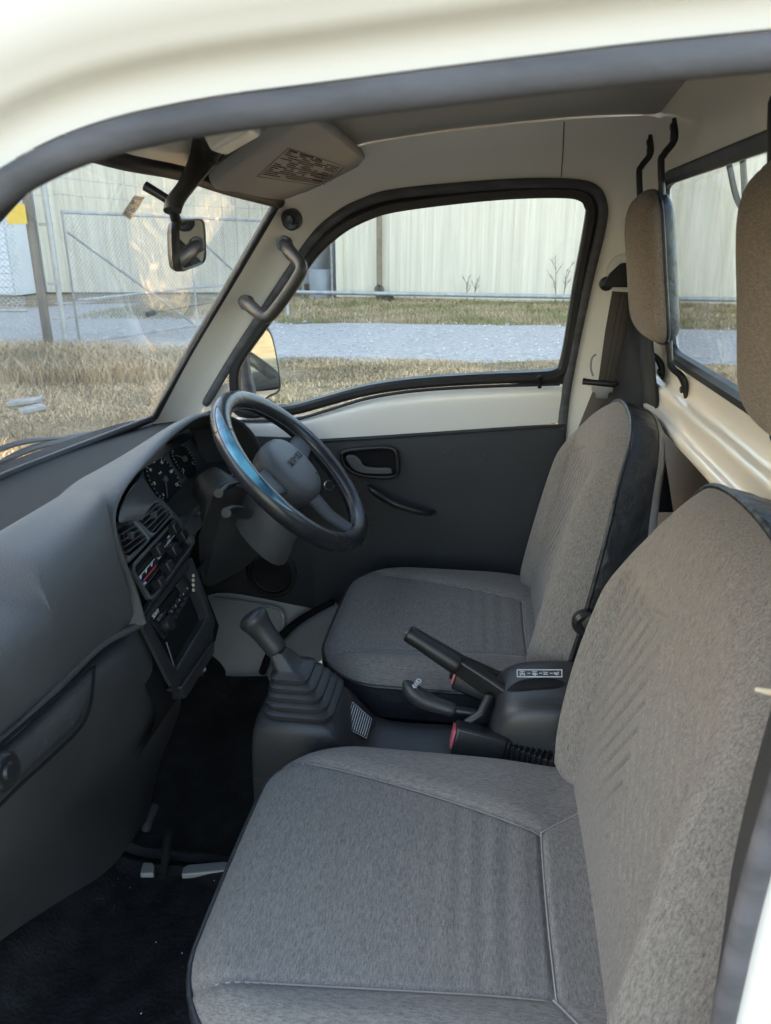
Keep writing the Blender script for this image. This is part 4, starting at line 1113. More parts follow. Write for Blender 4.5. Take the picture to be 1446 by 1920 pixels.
# slot for the hand brake in the cover
sg = grid([[V((.050+.088*i/14, .9995+.014*(2*k/6-1)*(1-abs(2*i/14-1)**4)+.004*(i/14), -.60)) for k in range(7)] for i in range(15)])
slo = build('lever_slot', sg, M['void'], cons)
sw_ = slo.modifiers.new('Shrinkwrap', 'SHRINKWRAP'); sw_.target = hump; sw_.wrap_method = 'PROJECT'; sw_.use_project_z = True; sw_.use_negative_direction = True; sw_.use_positive_direction = False; sw_.offset = .0015
# transfer pattern plate
tpz = -.6240
pq = [P(970, 1256, z=tpz), P(1054, 1256, z=tpz), P(1054, 1269, z=tpz), P(970, 1269, z=tpz)]
tpo = MB()
for a, b in zip(pq, pq[1:]+pq[:1]): tube([a, b], .0009, 5, mb=tpo)
tps = build('shift_pattern', tpo, M['white'], cons)
def tq(u, v): return pq[0].lerp(pq[1], u).lerp(pq[3].lerp(pq[2], u), v)
for s, u in (('2H', .12), ('4H', .40), ('N', .64), ('4L', .88)):
    text('pattern_text', s, .0115, tq(u, .5), (0, 1, 0), (-1, 0, 0), M['white'], tps, ext=.0003)
for u in (.26, .52, .76): 
    build('pattern_bar', tube([tq(u-.03, .5), tq(u+.03, .5)], .0007, 5), M['white'], tps)
# service label on the slope of the console
sp_ = [P(656, 1318, y=.985), P(694, 1352, y=.985), P(683, 1388, y=.935), P(640, 1362, y=.935)]
ln_ = (sp_[1]-sp_[0]).cross(sp_[3]-sp_[0]).normalized()
if ln_.z < 0: ln_ = -ln_
spc = [V((-.213, 1.045, -.7060)), V((-.165, 1.045, -.7450)), V((-.165, .965, -.7450)), V((-.213, .965, -.7060))]
spc = [P(656, 1318, z=-.712), P(694, 1352, z=-.742), P(683, 1390, z=-.745), P(640, 1368, z=-.718)]
ln_ = (spc[1]-spc[0]).cross(spc[3]-spc[0]).normalized()
if ln_.z < 0: ln_ = -ln_
off_ = ln_*.006
slb = build('service_label', plate([p+off_ for p in spc], -ln_*.001), M['dark'], cons, smooth=False)
lt = MB()
def lq(u, v): return spc[0].lerp(spc[1], u).lerp(spc[3].lerp(spc[2], u), v)+off_+ln_*.0006
for a, b in (((.03, .03), (.97, .03)), ((.97, .03), (.97, .97)), ((.97, .97), (.03, .97)), ((.03, .97), (.03, .03))): tube([lq(*a), lq(*b)], .0004, 4, mb=lt)
for k in range(9):
    u = .12+.095*k; v = .08
    while v < .9:
        w_ = random.uniform(.03, .09); tube([lq(u, v), lq(u, min(v+w_, .92))], .0009, 4, mb=lt); v += w_+.02
build('label_print', lt, M['white'], slb)
# gear lever with bellows
gb = MB(); bc = V((-.268, 1.0, -.689)); tip = P(528, 1255, x=-.315)
rows = []
nst = 5
def sqr(c, w, d, n=6):
    q = [c+V((-d, -w, 0)), c+V((d, -w, 0)), c+V((d, w, 0)), c+V((-d, w, 0))]
    return respl(rquad(q, .22, 4), 32)
for k in range(nst):
    t = k/nst; c = bc+V((-.010*t-.012*t*t, -.004*t, .062*t)); w = .062-.034*t; d = .056-.032*t
    rows.append(sqr(c+V((0, 0, .001)), w, d)); rows.append(sqr(c+V((0, 0, .008)), w+.001, d+.001)); rows.append(sqr(c+V((0, 0, .011)), w-.003, d-.003)); rows.append(sqr(c+V((-.002, 0, .0135)), w-.010, d-.010))
ct_ = bc+V((-.024, -.004, .066)); rows.append(sqr(ct_, .022, .020)); rows.append(sqr(ct_+V((-.010, 0, .016)), .017, .015)); rows.append(sqr(ct_+V((-.016, 0, .024)), .013, .012))
grid(rows, gb, closed=True); gb.add(rows[-1], [tuple(range(32))])
gl = build('gear_lever', gb, M['console'], truck, angle=60)
k0 = ct_+V((-.014, 0, .020)); k3 = P(475, 1160, x=-.345)
build('lever_shaft', tube([k0, k0.lerp(k3, .45)], .006, 10), M['chrome'], gl)
kd = (k3-k0)
build('gear_knob', tube([k0+kd*.02, k0+kd*.08, k0+kd*.5, k0+kd*.72, k0+kd*.86, k0+kd*.95, k0+kd*1.04, k0+kd*1.11, k0+kd*1.155, k0+kd*1.17], [.0150, .0172, .0184, .0202, .0225, .0242, .0238, .0200, .0110, .001], 20, smooth=4), M['console'], gl)
# hand brake
a = P(764, 1186, y=1.045); b = P(862, 1248, y=1.035); p2 = P(958, 1312, y=1.01)
d = (b-a).normalized()
hb1 = MB(); arm_ = [b-d*.01, b.lerp(p2, .5), p2, P(1000, 1318, y=1.005)]
sweep([V(q) for q in arm_], [(-.010, -.016), (.010, -.016), (.010, .016), (-.010, .016)], (0, 0, 1), scale=[.9, 1, .9, .6], mb=hb1)
sweep([p2+V((-.03, 0, 0)), P(908, 1345, y=.985), P(880, 1368, y=.975)], [(-.007, -.018), (.007, -.018), (.007, .018), (-.007, .018)], (0, 0, 1), mb=hb1)
hbk = build('hand_brake', hb1, M['dark'], truck, bevel=.004)
build('brake_grip', tube([a, a+d*.004, a+d*.03, a.lerp(b, .6), b-d*.006, b], [.011, .0145, .0150, .0165, .0175, .015], 16, smooth=3), M['dark'], hbk)
build('brake_button', tube([a-d*.004, a+d*.002], [.006, .007], 14), M['bezel'], hbk)
# transfer lever
a = P(766, 1284, y=1.01); tl_ = MB(); tube([P(845, 1330, y=1.0), P(905, 1340, y=.995), P(925, 1352, y=.99)], .007, 10, mb=tl_)
tlv = build('transfer_lever', tl_, M['dark'], truck)
kn = tube([P(760, 1276, y=1.01), P(764, 1284, y=1.01), P(775, 1298, y=1.01), P(795, 1312, y=1.008), P(820, 1322, y=1.004), P(845, 1330, y=1.0), P(850, 1332, y=1.0)], [.003, .0095, .0145, .0150, .0125, .0115, .010], 16, smooth=4)
kn = build('transfer_knob', kn, M['console'], tlv)
text('knob_text', '4WD', .012, P(786, 1293, y=1.005)+V((-.003, -.004, .013)), (.3, 1, 0), (-1, .2, .35), M['white'], kn, ext=.0005)
# buckles
def buckle(p0, p1, w, h, label, sleeve):
    d = (p1-p0).normalized(); up = V((0, .25, 1)); s = d.cross(up).normalized(); up = s.cross(d).normalized(); L = (p1-p0).length
    mb = MB(); box((p0+p1)/2, (d, s, up), (L/2, w, h), mb)
    o = build('belt_buckle', mb, M['dark'], truck, bevel=.004, label=label)
    build('release_button', box(p0+d*.001+up*h*.1, (d, s, up), (.004, w*.82, h*.62)), M['pink'], o, bevel=.0006, smooth=False)
    sl_ = MB(); pts = sleeve; n = 15
    path = samp(crom(pts, 6), n*4+1); rr = []
    for k in range(len(path)): rr.append([1.0, 1.12, 1.0, .86][k % 4])
    sweep(path, [(-w*.78, -h*.75), (w*.78, -h*.75), (w*.78, h*.75), (-w*.78, h*.75)], (0, .1, 1), scale=rr, mb=sl_)
    build('buckle_sleeve', sl_, M['dark'], o, bevel=.001, bseg=2)
    build('sleeve_end', box(p1, (d, s, up), (.006, w*.9, h*.9)), M['dark'], o, bevel=.003)
b0 = P(850, 1382, y=.948); b1 = P(946, 1406, y=.948)
buckle(b0, b1, .019, .023, 'seat belt buckle lying against the near seat with its red button facing the dashboard', [b1, P(1000, 1424, y=.932), P(1040, 1438, y=.922), P(1095, 1448, y=.92)])
b0 = P(853, 1271, y=1.075); b1 = P(925, 1300, y=1.06)
buckle(b0, b1, .012, .0165, 'seat belt buckle half hidden behind the hand brake', [b1, P(950, 1320, y=1.055), P(985, 1345, y=1.05)])
bx_ = MB(); box(P(905, 1272, y=1.085), (V((1, 0, -.42)), V((0, 1, 0)), V((.42, 0, 1))), (.052, .010, .022), bx_)
build('buckle_stalk', bx_, M['dark'], truck, bevel=.004)

# ============================================================ SEAT BELT (driver side)
ba = MB()
ap = P(1154, 524, y=1.56)
disc(ap+V((-.016, 0, -.008)), (0, -1, 0), 0, 24, ba, rings=[(.013, -.01), (.014, .004), (.011, .008), (.005, .009)])
plate([ap+V(q) for q in [(-.028, -.012, -.014), (-.012, -.012, .012), (.006, -.012, .030), (.034, -.012, .034), (.040, -.012, -.014)]], (0, .012, 0), mb=ba)
sb = build('seat_belt', ba, M['dark'], truck, bevel=.004)
wl = [P(1148, 546, y=1.535), P(1135, 620, y=1.535), P(1122, 715, y=1.535)]; wr = [P(1183, 548, y=1.53), P(1175, 620, y=1.525), P(1152, 718, y=1.52)]
wb = MB(); grid([[a, a.lerp(b, .25), a.lerp(b, .5)+V((0, -.002, 0)), a.lerp(b, .75), b] for a, b in zip(wl, wr)], wb)
grid([[P(1115, 725, y=1.555), P(1150, 725, y=1.54)], [P(1085, 800, y=1.57), P(1120, 830, y=1.55)], [P(1060, 900, y=1.58), P(1095, 920, y=1.56)]], wb)
grid([[P(1178, 560, y=1.56), P(1198, 560, y=1.555)], [P(1160, 720, y=1.57), P(1200, 740, y=1.565)]], wb)
build('belt_webbing', wb, M['belt'], sb, solid=.0016)
st = MB()
for f in (.38, .62): tube([wl[i].lerp(wr[i], f)+V((0, -.003, 0)) for i in range(3)], .0009, 5, mb=st)
build('webbing_stripe', st, M['vinyl'], sb)
tg = MB(); t0 = P(1128, 717, y=1.525)
tube([P(1093, 715, y=1.53), P(1110, 717, y=1.525), P(1152, 721, y=1.518), P(1158, 717, y=1.52)], [.007, .006, .006, .005], 10, mb=tg)
build('belt_guide', tg, M['dark'], sb)
tn = MB(); plate([P(a_, b_, y=1.518) for a_, b_ in [(1108, 723), (1150, 726), (1148, 735), (1142, 736), (1139, 747), (1118, 746), (1116, 736), (1109, 733)]], (0, -.003, 0), mb=tn)
build('belt_tongue', tn, M['chrome'], sb, bevel=.0008)
bw = MB(); tube([P(1112, 705, y=1.56), P(1108, 690, y=1.56), P(1110, 672, y=1.56), P(1118, 664, y=1.56)], .0022, 6, smooth=4, mb=bw)
build('wire_guide', bw, M['visor'], sb)
rc_ = MB(); tube([P(1172, 476, y=1.56), P(1152, 482, y=1.56), P(1138, 500, y=1.56), P(1136, 520, y=1.56)], .0018, 6, smooth=4, mb=rc_)
build('anchor_bead', rc_, M['cream'], sb)

# ============================================================ FLOOR
fl = MB()
# white painted sill and foot well side by the driver's door
grid([[P(375, 1100, y=1.615), P(480, 1119, y=1.615), P(582, 1141, y=1.615), P(640, 1150, y=1.615)], [P(372, 1180, y=1.60), P(470, 1190, y=1.60), P(555, 1185, y=1.60), P(600, 1200, y=1.60)], [P(370, 1250, y=1.585), P(440, 1258, y=1.585), P(495, 1255, y=1.585), P(560, 1255, y=1.56)], [P(370, 1262, y=1.56), P(440, 1270, y=1.56), P(500, 1266, y=1.56), P(570, 1270, y=1.54)]], fl)
ks = build('sill_panel', fl, M['floorpaint'], truck, sub=2)
build('sill_bead', tube([P(400, 1122, y=1.600), P(500, 1136, y=1.598), P(528, 1150, y=1.59), P(530, 1180, y=1.585), P(505, 1225, y=1.58)], .004, 8, smooth=5), M['floorpaint'], ks)
wa = MB()
arc_px = [(500, 1262), (515, 1225), (545, 1185), (585, 1155), (635, 1130)]
a0 = [P(a, b, y=1.56) for a, b in arc_px]
grid([[p+V((-.012, .02, -.004)) for p in a0], a0, [p+V((.004, -.02, .006)) for p in a0], [p+V((.03, -.05, -.012)) for p in a0], [p+V((.06, -.09, -.05)) for p in a0]], wa)
wao = build('wheel_arch', wa, M['floorpaint'], truck, sub=2, solid=.003)
build('arch_gap', tube([p+V((-.012, .0, 0)) for p in crom(a0, 4)], .009, 8), M['void'], wao)
fp = MB(); box((-.25, YC, -1.052), None, (.60, .62, .004), fp); build('cab_floor', fp, M['floorpaint'], truck, smooth=False)
# engine step / seat riser, white paint seen at the lower edge of the photo
rs_ = MB(); box((.02, YC, -.95), None, (.26, .60, .10), rs_); build('seat_riser', rs_, M['floorpaint'], truck, bevel=.015)

for q in ([(268, 1616), (286, 1616), (290, 1622), (288, 1638), (262, 1638)], [(352, 1620), (420, 1614), (430, 1616), (424, 1632), (340, 1640), (343, 1626)]):  # raised plates standing in for painted floor showing between the mats
    build('floor_patch', plate([P(a_, b_, z=-1.033) for a_, b_ in q], (0, 0, -.02)), M['floorpaint'], truck, bevel=.003)
crm = MB(); rnd = random.Random(12)
for k in range(26):
    x, y = rnd.uniform(-.62, -.22), rnd.choice((rnd.uniform(.5, .97), rnd.uniform(1.0, 1.5))); r_ = rnd.uniform(.0006, .0022)
    c_ = V((x, y, -1.0385)); crm.add([c_+V((r_, 0, 0)), c_+V((0, r_*1.6, 0)), c_-V((r_, 0, 0)), c_-V((0, r_, 0)), c_+V((0, 0, r_))], [(0, 1, 4), (1, 2, 4), (2, 3, 4), (3, 0, 4)])
cr0 = build('floor_crumbs', crm, M['offwhite'], None, smooth=False); cr0['kind'] = 'stuff'; cr0['label'] = 'pale crumbs and grit scattered on the black floor mats'; cr0['category'] = 'debris'
bsx = MB(); tube([P(1418, 1293, y=.46), P(1436, 1297, y=.455), P(1470, 1300, y=.45)], [.0016, .0022, .0022], 8, mb=bsx)
build('belt_stop', bsx, M['offwhite'], truck)
def matmesh(x0, x1, y0, y1, cut):
    mb = MB(); rows = []
    nx, ny = 40, 40
    for i in range(nx+1):
        row = []
        for j in range(ny+1):
            x = x0+(x1-x0)*i/nx; y = y0+(y1-y0)*j/ny
            z = -1.044+.0015*math.sin(x*90)*math.sin(y*70)
            front = smooth01((-.56-x)/.12); z += front*.10*((-.56-x)/.12 if x < -.56 else 0)*.6
            e = min(i, nx-i, j, ny-j); z += .006 if e == 1 else 0
            row.append(V((x, y, z)))
        rows.append(row)
    return grid(rows, mb)
for yy in (1.625, .385):
    kp = MB(); grid([[V((-.93, yy, -.42)), V((-.40, yy, -.42))], [V((-.93, yy, -1.06)), V((-.40, yy, -1.06))]] if yy > 1 else [[V((-.93, yy, -.42)), V((-.68, yy, -.42))], [V((-.93, yy, -1.06)), V((-.60, yy, -1.06))]], kp)
    build('kick_panel', kp, M['card'], truck, solid=.006)
m1 = build('floor_mat', matmesh(-.76, -.20, .40, .984, 0), M['mat'], None, solid=.005)
m1['label'] = 'black rubber floor mat in the near foot well under the dashboard'; m1['category'] = 'floor mat'; m1['group'] = 'rubber mats on the cab floor'
m2 = build('floor_mat', matmesh(-.76, -.20, .988, 1.60, 0), M['mat'], None, solid=.005)
m2['label'] = 'black rubber floor mat beyond the gear lever, below the steering wheel'; m2['category'] = 'floor mat'; m2['group'] = 'rubber mats on the cab floor'
# pale stick lying in the seat at the right edge
# ============================================================ OUTDOORS
def gmat():
    m = bpy.data.materials.new('dry_grass_ground'); m.use_nodes = True; nt = m.node_tree; b = nt.nodes['Principled BSDF']
    b.inputs['Roughness'].default_value = 1; b.inputs['Specular IOR Level'].default_value = .1
    tc = nt.nodes.new('ShaderNodeTexCoord')
    n1 = nt.nodes.new('ShaderNodeTexNoise'); n1.inputs['Scale'].default_value = 1.1; n1.inputs['Detail'].default_value = 8
    n2 = nt.nodes.new('ShaderNodeTexNoise'); n2.inputs['Scale'].default_value = 30; n2.inputs['Detail'].default_value = 6
    nt.links.new(tc.outputs['Object'], n1.inputs[0]); nt.links.new(tc.outputs['Object'], n2.inputs[0])
    r1 = nt.nodes.new('ShaderNodeValToRGB'); e = r1.color_ramp.elements
    e[0].position = .35; e[0].color = (.24, .18, .10, 1); e[1].position = .62; e[1].color = (.46, .35, .22, 1)
    r2 = nt.nodes.new('ShaderNodeValToRGB'); e = r2.color_ramp.elements
    e[0].position = .3; e[0].color = (.4, .4, .4, 1); e[1].position = .7; e[1].color = (1.2, 1.2, 1.2, 1)
    mx = nt.nodes.new('ShaderNodeMix'); mx.data_type = 'RGBA'; mx.blend_type = 'MULTIPLY'; mx.inputs[0].default_value = 1
    nt.links.new(n1.outputs[0], r1.inputs[0]); nt.links.new(n2.outputs[0], r2.inputs[0])
    nt.links.new(r1.outputs[0], mx.inputs[6]); nt.links.new(r2.outputs[0], mx.inputs[7]); nt.links.new(mx.outputs[2], b.inputs['Base Color'])
    bm = nt.nodes.new('ShaderNodeBump'); bm.inputs['Strength'].default_value = 1; bm.inputs['Distance'].default_value = .05
    nt.links.new(n2.outputs[0], bm.inputs['Height']); nt.links.new(bm.outputs[0], b.inputs['Normal'])
    return m
M['ground'] = gmat()
m = mat('pale_gravel', (.37, .345, .32), .95, .2, bump=(9, .6, .03), vary=(16, .25)); M['gravel'] = m
M['cream_sheet'] = mat('cream_metal_sheet', (.68, .61, .50), .6, .4, vary=(2.5, .13, (4, 4, .12)))
M['white_sheet'] = mat('white_metal_siding', (.72, .76, .82), .5, .4, vary=(1, .06))
M['rust_edge'] = mat('brown_downpipe_paint', (.22, .17, .13), .6, .3, vary=(8, .2))
M['galv'] = mat('galvanised_steel', (.36, .37, .38), .5, .5, metal=.4, vary=(6, .2))
M['tankgrey'] = mat('grey_tank_paint', (.24, .255, .28), .45, .5, vary=(3, .1))
M['wood'] = mat('weathered_post', (.16, .14, .12), .85, .2, vary=(10, .3, (1, 1, .1)))
M['yellow'] = mat('yellow_sign_paint', (.75, .52, .05), .5, .4)
M['concrete'] = mat('grey_slab', (.30, .30, .29), .9, .2, vary=(12, .2))
def outdoor(name, mb, m, label=None, cat=None, kind=None, group=None, parent=None, **k):
    o = build(name, mb, m, parent, off=0, **k)
    if label: o['label'] = label
    if cat: o['category'] = cat
    if kind: o['kind'] = kind
    if group: o['group'] = group
    return o
# ground sheet with small undulations near, flat far
gx_ = [-400, -120, -50]+[-25+1.0*k for k in range(46)]+[50, 120, 400]; gy_ = [-400, -100, -30]+[-8+1.0*k for k in range(42)]+[60, 150, 400]
def gz(x, y):
    z = .03*math.sin(x*.9+1)*math.sin(y*.8)+.02*math.sin(x*2.1)*math.cos(y*1.7) if (-25 < x < 20 and 2.5 < y < 33) else 0
    if 15.6 < y < 22 and -30 < x < 30: z += .04*smooth01((y-15.6)/1.0)
    return z if not (9.6 < y < 15.8) else z*.3
outdoor('ground', grid([[V((x, y, gz(x, y)-.005)) for x in gx_] for y in gy_]), M['ground'], kind='structure')
# gravel road
xs = [-40+1.0*k for k in range(100)]; rows = []
for f in [0, .1, .25, .5, .75, .9, 1]:
    row = []
    for x in xs:
        ya = 10.4+.25*math.sin(x*.7)+.12*math.sin(x*2.3)-(.15*max(0, -x-6)); yb = 15.5+.25*math.sin(x*.5+2)+.15*math.sin(x*1.9)+max(0, -x-4.5)*1.2
        y = ya+(min(yb, 21)-ya)*f; z = .035+.012*math.sin(x*3+y*2)-(.05 if f in (0, 1) else 0)
        row.append(V((x, y, z)))
    rows.append(row)
outdoor('gravel_road', grid(rows), M['gravel'], kind='structure')
# ribbed sheet wall
def ribwall(p0, p1, h, pitch, depth, base=0):
    p0 = V((*p0, 0)); p1 = V((*p1, 0)); d = (p1-p0); L = d.length; d.normalize(); nn = V((d.y, -d.x, 0))
    if nn.y > 0: nn = -nn
    rows = [[], []]; s = 0
    while s < L:
        for ds, o in ((0, 0), (pitch*.70, 0), (pitch*.76, depth), (pitch*.90, depth), (pitch*.96, 0)):
            if s+ds > L: break
            for k, z in enumerate((base, h)): rows[k].append(p0+d*(s+ds)+nn*o+V((0, 0, z)))
        s += pitch
    return grid(rows)
WA0 = (-4.35, 22.0); WA1 = (26, 17.9)
bld = thing('metal_warehouse', 'long cream ribbed-metal building seen through the driver side window', 'building', (8, 24, 0))
def opart(name, mb, m, parent, **k): return build(name, mb, m, parent, off=0, **k)
opart('wall', ribwall(WA0, WA1, 5.2, .31, .014, .1), M['cream_sheet'], bld, smooth=False)
e = MB(); plate([V((-4.35, 22.02, .05)), V((26, 17.92, .05)), V((29, 34, .05)), V((-4.3, 34, .05))], (0, 0, 5.2), mb=e)
opart('building_shell', e, M['cream_sheet'], bld, smooth=False)
e = MB(); plate([V((-4.9, 21.4, 5.2)), V((27, 17.2, 5.2)), V((30, 35, 6.2)), V((-4.9, 35, 6.2))], (0, 0, .12), mb=e)
opart('roof', e, M['white_sheet'], bld, smooth=False)
c = MB(); box((-4.32, 21.97, 2.65), None, (.10, .08, 2.55), c); opart('corner_trim', c, M['cream_sheet'], bld, smooth=False)
c = MB(); box((-3.15, 21.72, 2.8), None, (.07, .06, 2.5), c); opart('downpipe', c, M['rust_edge'], bld, bevel=.02)
c = MB(); tube([V((-3.15, 21.68, .32)), V((-3.05, 21.2, .22)), V((-2.85, 20.85, .12)), V((-2.7, 20.7, .10))], .14, 14, smooth=4, mb=c)
opart('drain_elbow', c, M['dark'], bld)
# left building behind the fence
b2 = thing('ribbed_shed', 'grey-cream ribbed-metal shed behind the chain-link gate', 'building', (-10, 24, 0))
opart('wall', ribwall((-14.3, 23.5), (-6.3, 24.6), 5.6, .42, .05, .05), M['cream_sheet'], b2, smooth=False)
e = MB(); plate([V((-14.3, 23.53, .05)), V((-6.3, 24.63, .05)), V((-6.3, 34, .05)), V((-14.3, 34, .05))], (0, 0, 5.55), mb=e)
opart('building_shell', e, M['cream_sheet'], b2, smooth=False)
e = MB(); plate([V((-14.8, 23.0, 5.6)), V((-5.9, 24.1, 5.6)), V((-5.9, 34.5, 6.5)), V((-14.8, 34.5, 6.5))], (0, 0, .12), mb=e)
opart('roof', e, M['white_sheet'], b2, smooth=False)
# link wall between the buildings
b4 = thing('grey_shed', 'low grey shed wall in the gap between the two cream buildings', 'building', (-5.3, 27, 0))
e = MB(); box((-5.3, 29, 2.3), None, (1.1, 2.0, 2.3), e); opart('wall', e, M['tankgrey'], b4, smooth=False)
e = MB(); box((-5.3, 29, 4.66), None, (1.3, 2.3, .06), e); opart('roof', e, M['galv'], b4, smooth=False)
# white lap-siding building at far left
b3 = thing('white_siding_building', 'white building with horizontal siding beyond the fence at the left edge', 'building', (-19, 24, 0))
e = MB(); rows = []
for k in range(26):
    z = .1+.2*k; rows.append([V((-24, 21.9-.03, z)), V((-14.4, 21.9-.03, z))]); rows.append([V((-24, 21.9, z+.19)), V((-14.4, 21.9, z+.19))])
grid(rows, e); opart('wall', e, M['white_sheet'], b3, smooth=False)
e = MB(); box((-19.2, 26, 2.65), None, (4.8, 4.05, 2.6), e); opart('building_shell', e, M['white_sheet'], b3, smooth=False)
e = MB(); box((-19.2, 26, 5.33), None, (5.0, 4.4, .06), e); opart('roof', e, M['galv'], b3, smooth=False)
# unseen blocks added left of the yard to shade it from the low sun
for nm, lbl, y0, y1, h in (('sun_blocker', 'long unseen block added left of the yard to hold off the low sun', 5.9, 40, 13.5), ('tall_sun_blocker', 'tall unseen block added left of the yard to hold off the low sun', -16, 3.2, 12.0)):
    o = thing(nm, lbl, 'building', (-24, (y0+y1)/2, 0))
    e = MB(); box((-27, (y0+y1)/2, h/2), None, (3, (y1-y0)/2, h/2), e); opart('wall', e, M['cream_sheet'], o, smooth=False)
    e = MB(); box((-27, (y0+y1)/2, h+.05), None, (3.05, (y1-y0)/2+.05, .05), e); opart('roof', e, M['galv'], o, smooth=False)
# silver tank in the gap
tk = thing('silver_tank', 'upright silver grey tank standing in the gap beside the cream building', 'tank', (-5.35, 23.2, 0))
c = MB(); disc(V((-5.35, 23.2, 1.15)), (0, 0, 1), 0, 28, c, rings=[(.40, -.75), (.42, -.7), (.42, .45), (.36, .62), (.2, .7)]); opart('tank_body', c, M['tankgrey'], tk)
c = MB(); tube([V((-5.15, 22.9, 1.75)), V((-5.1, 22.6, 2.05)), V((-4.9, 22.4, 2.3)), V((-4.7, 22.3, 2.9))], .22, 14, smooth=4, mb=c); opart('tank_pipe', c, M['galv'], tk)
for dx, dy in ((-.3, -.25), (.3, -.25), (0, .35)):
    c = MB(); tube([V((-5.35+dx, 23.2+dy, 0)), V((-5.35+dx, 23.2+dy, .5))], .05, 8, mb=c); opart('leg', c, M['galv'], tk)
c = MB(); disc(V((-4.98, 22.4, .35)), (0, 0, 1), 0, 24, c, rings=[(.34, -.35), (.34, .45), (.32, .48)]); 
o = outdoor('waste_drum', c, M['tankgrey'], 'short grey drum standing in front of the silver tank', 'drum')
c = MB(); tube([V((-4.58, 22.1, 0)), V((-4.58, 22.1, 3.4))], .035, 8, mb=c)
outdoor('pipe_post', c, M['galv'], 'thin grey vertical pipe beside the tank at the building corner', 'pipe')
# low pipe guard rail in front of the building
gl_ = thing('guard_rail', 'long grey pipe rail running low in front of the cream building', 'guard rail', (0, 20.6, 0))
def ry(x): return 20.6-.125*(x+2)
c = MB(); tube([V((-6.2, ry(-6.2), .27)), V((0, ry(0), .27)), V((14, ry(14), .27))], .055, 10, mb=c); opart('rail', c, M['galv'], gl_)
for x in (-6.1, 3.4, 10):
    c = MB(); tube([V((x, ry(x), 0)), V((x, ry(x), .27))], .05, 8, mb=c); opart('post', c, M['galv'], gl_)

# chain-link gate and fence
def chain(p0, p1, z0, z1, s=.075, r=.0035):
    """diamond wire mesh as thin crossing prisms"""
    p0 = V((*p0, 0)); p1 = V((*p1, 0)); L = (p1-p0).length; d = (p1-p0).normalized(); nn = V((-d.y, d.x, 0)); mb = MB(); hgt = z1-z0
    n = int((L+hgt)/s)
    for sg in (1, -1):
        for k in range(n):
            a = -hgt+k*s if sg == 1 else k*s
            s0, t0 = a, 0; s1, t1 = (a+hgt, hgt) if sg == 1 else (a-hgt, hgt)
            # clip to 0..L
            def clip(s0, t0, s1, t1):
                pts = []
                if s0 > s1: s0, t0, s1, t1 = s1, t1, s0, t0
                if s1 <= 0 or s0 >= L: return None
                if s0 < 0: f = (0-s0)/(s1-s0); s0, t0 = 0, t0+(t1-t0)*f
                if s1 > L: f = (L-s0)/(s1-s0); t1 = t0+(t1-t0)*f; s1 = L
                return s0, t0, s1, t1
            c = clip(s0, t0, s1, t1)
            if not c: continue
            A = p0+d*c[0]+V((0, 0, z0+c[1])); B = p0+d*c[2]+V((0, 0, z0+c[3])); T = (B-A).normalized(); U = T.cross(nn).normalized()
            o = nn*(r*sg*.8)
            vs = [A+o+U*r, A+o+nn*r, A+o-U*r*.7-nn*r*.7, B+o+U*r, B+o+nn*r, B+o-U*r*.7-nn*r*.7]
            mb.add(vs, [(0, 1, 4, 3), (1, 2, 5, 4), (2, 0, 3, 5)])
    return mb
G0 = (-6.15, 10.6); G1 = (-4.46, 16.2)
gt = thing('chain_link_gate', 'galvanised chain-link swing gate with diagonal braces seen through the windshield', 'gate', (-5.4, 13.4, 0))
def gp_(s, z, lift=0): return V((G0[0]+(G1[0]-G0[0])*s, G0[1]+(G1[1]-G0[1])*s, z))
c = MB(); tube([gp_(.02, .14), gp_(.02, 1.97), gp_(.98, 1.97), gp_(.98, .14)], .027, 8, True, mb=c)
tube([gp_(.5, .14), gp_(.5, 1.97)], .022, 8, mb=c); opart('gate_frame', c, M['galv'], gt)
for a, b in (((.03, 1.7), (.48, .18)), ((.52, 1.7), (.96, .18))):
    c = MB(); tube([gp_(*a), gp_(*b)], .02, 8, mb=c); opart('brace', c, M['galv'], gt)
c = MB(); tube([gp_(.03, .75), gp_(.5, .80), gp_(.97, .78)], .02, 8, mb=c); opart('middle_rail', c, M['galv'], gt)
opart('wire_mesh', chain(gp_(.02, 0)[:2], gp_(.98, 0)[:2], .14, 1.97), M['galv'], gt, smooth=False)
fc = thing('chain_link_fence', 'chain-link fence with barbed wire on top, left of the gate', 'fence', (-9.5, 9.9, 0))
F0 = (-13.5, 9.0); F1 = (-6.75, 10.5)
c = MB(); opart('wire_mesh', chain(F0, F1, .05, 2.0), M['galv'], fc, smooth=False)
for z in (2.02, .62):
    c = MB(); tube([V((*F0, z)), V((*F1, z))], .022, 8, mb=c); opart('rail', c, M['galv'], fc)
for x, y in ((-13.4, 9.02), (-10.1, 9.75)):
    c = MB(); tube([V((x, y, 0)), V((x, y, 2.6))], .035, 8, mb=c); opart('post', c, M['galv'], fc)
for z in (2.18, 2.36, 2.54):
    c = MB(); tube([V((-13.4, 9.02, z)), V((-10.1, 9.75, z-.02)), V((-6.7, 10.5, z)), V((-6.2, 10.62, z))], .004, 5, mb=c)
    for k in range(40):
        x = -13.3+k*.172; y = 9.02+(x+13.4)*.22; tube([V((x, y, z-.02)), V((x+.01, y, z+.025))], .003, 4, mb=c)
    opart('barbed_wire', c, M['galv'], fc)
for k, z in enumerate((2.2, 2.42)):
    c = MB(); tube([V((-6.15, 10.62, z)), V((-5.4, 13.5, z-.03)), V((-4.46, 16.25, z))], .004, 5, mb=c)
    for j in range(34): q_ = gp_(j/33, z); tube([q_+V((0, 0, -.02)), q_+V((.01, 0, .025))], .003, 4, mb=c)
    opart('barbed_wire', c, M['galv'], gt)
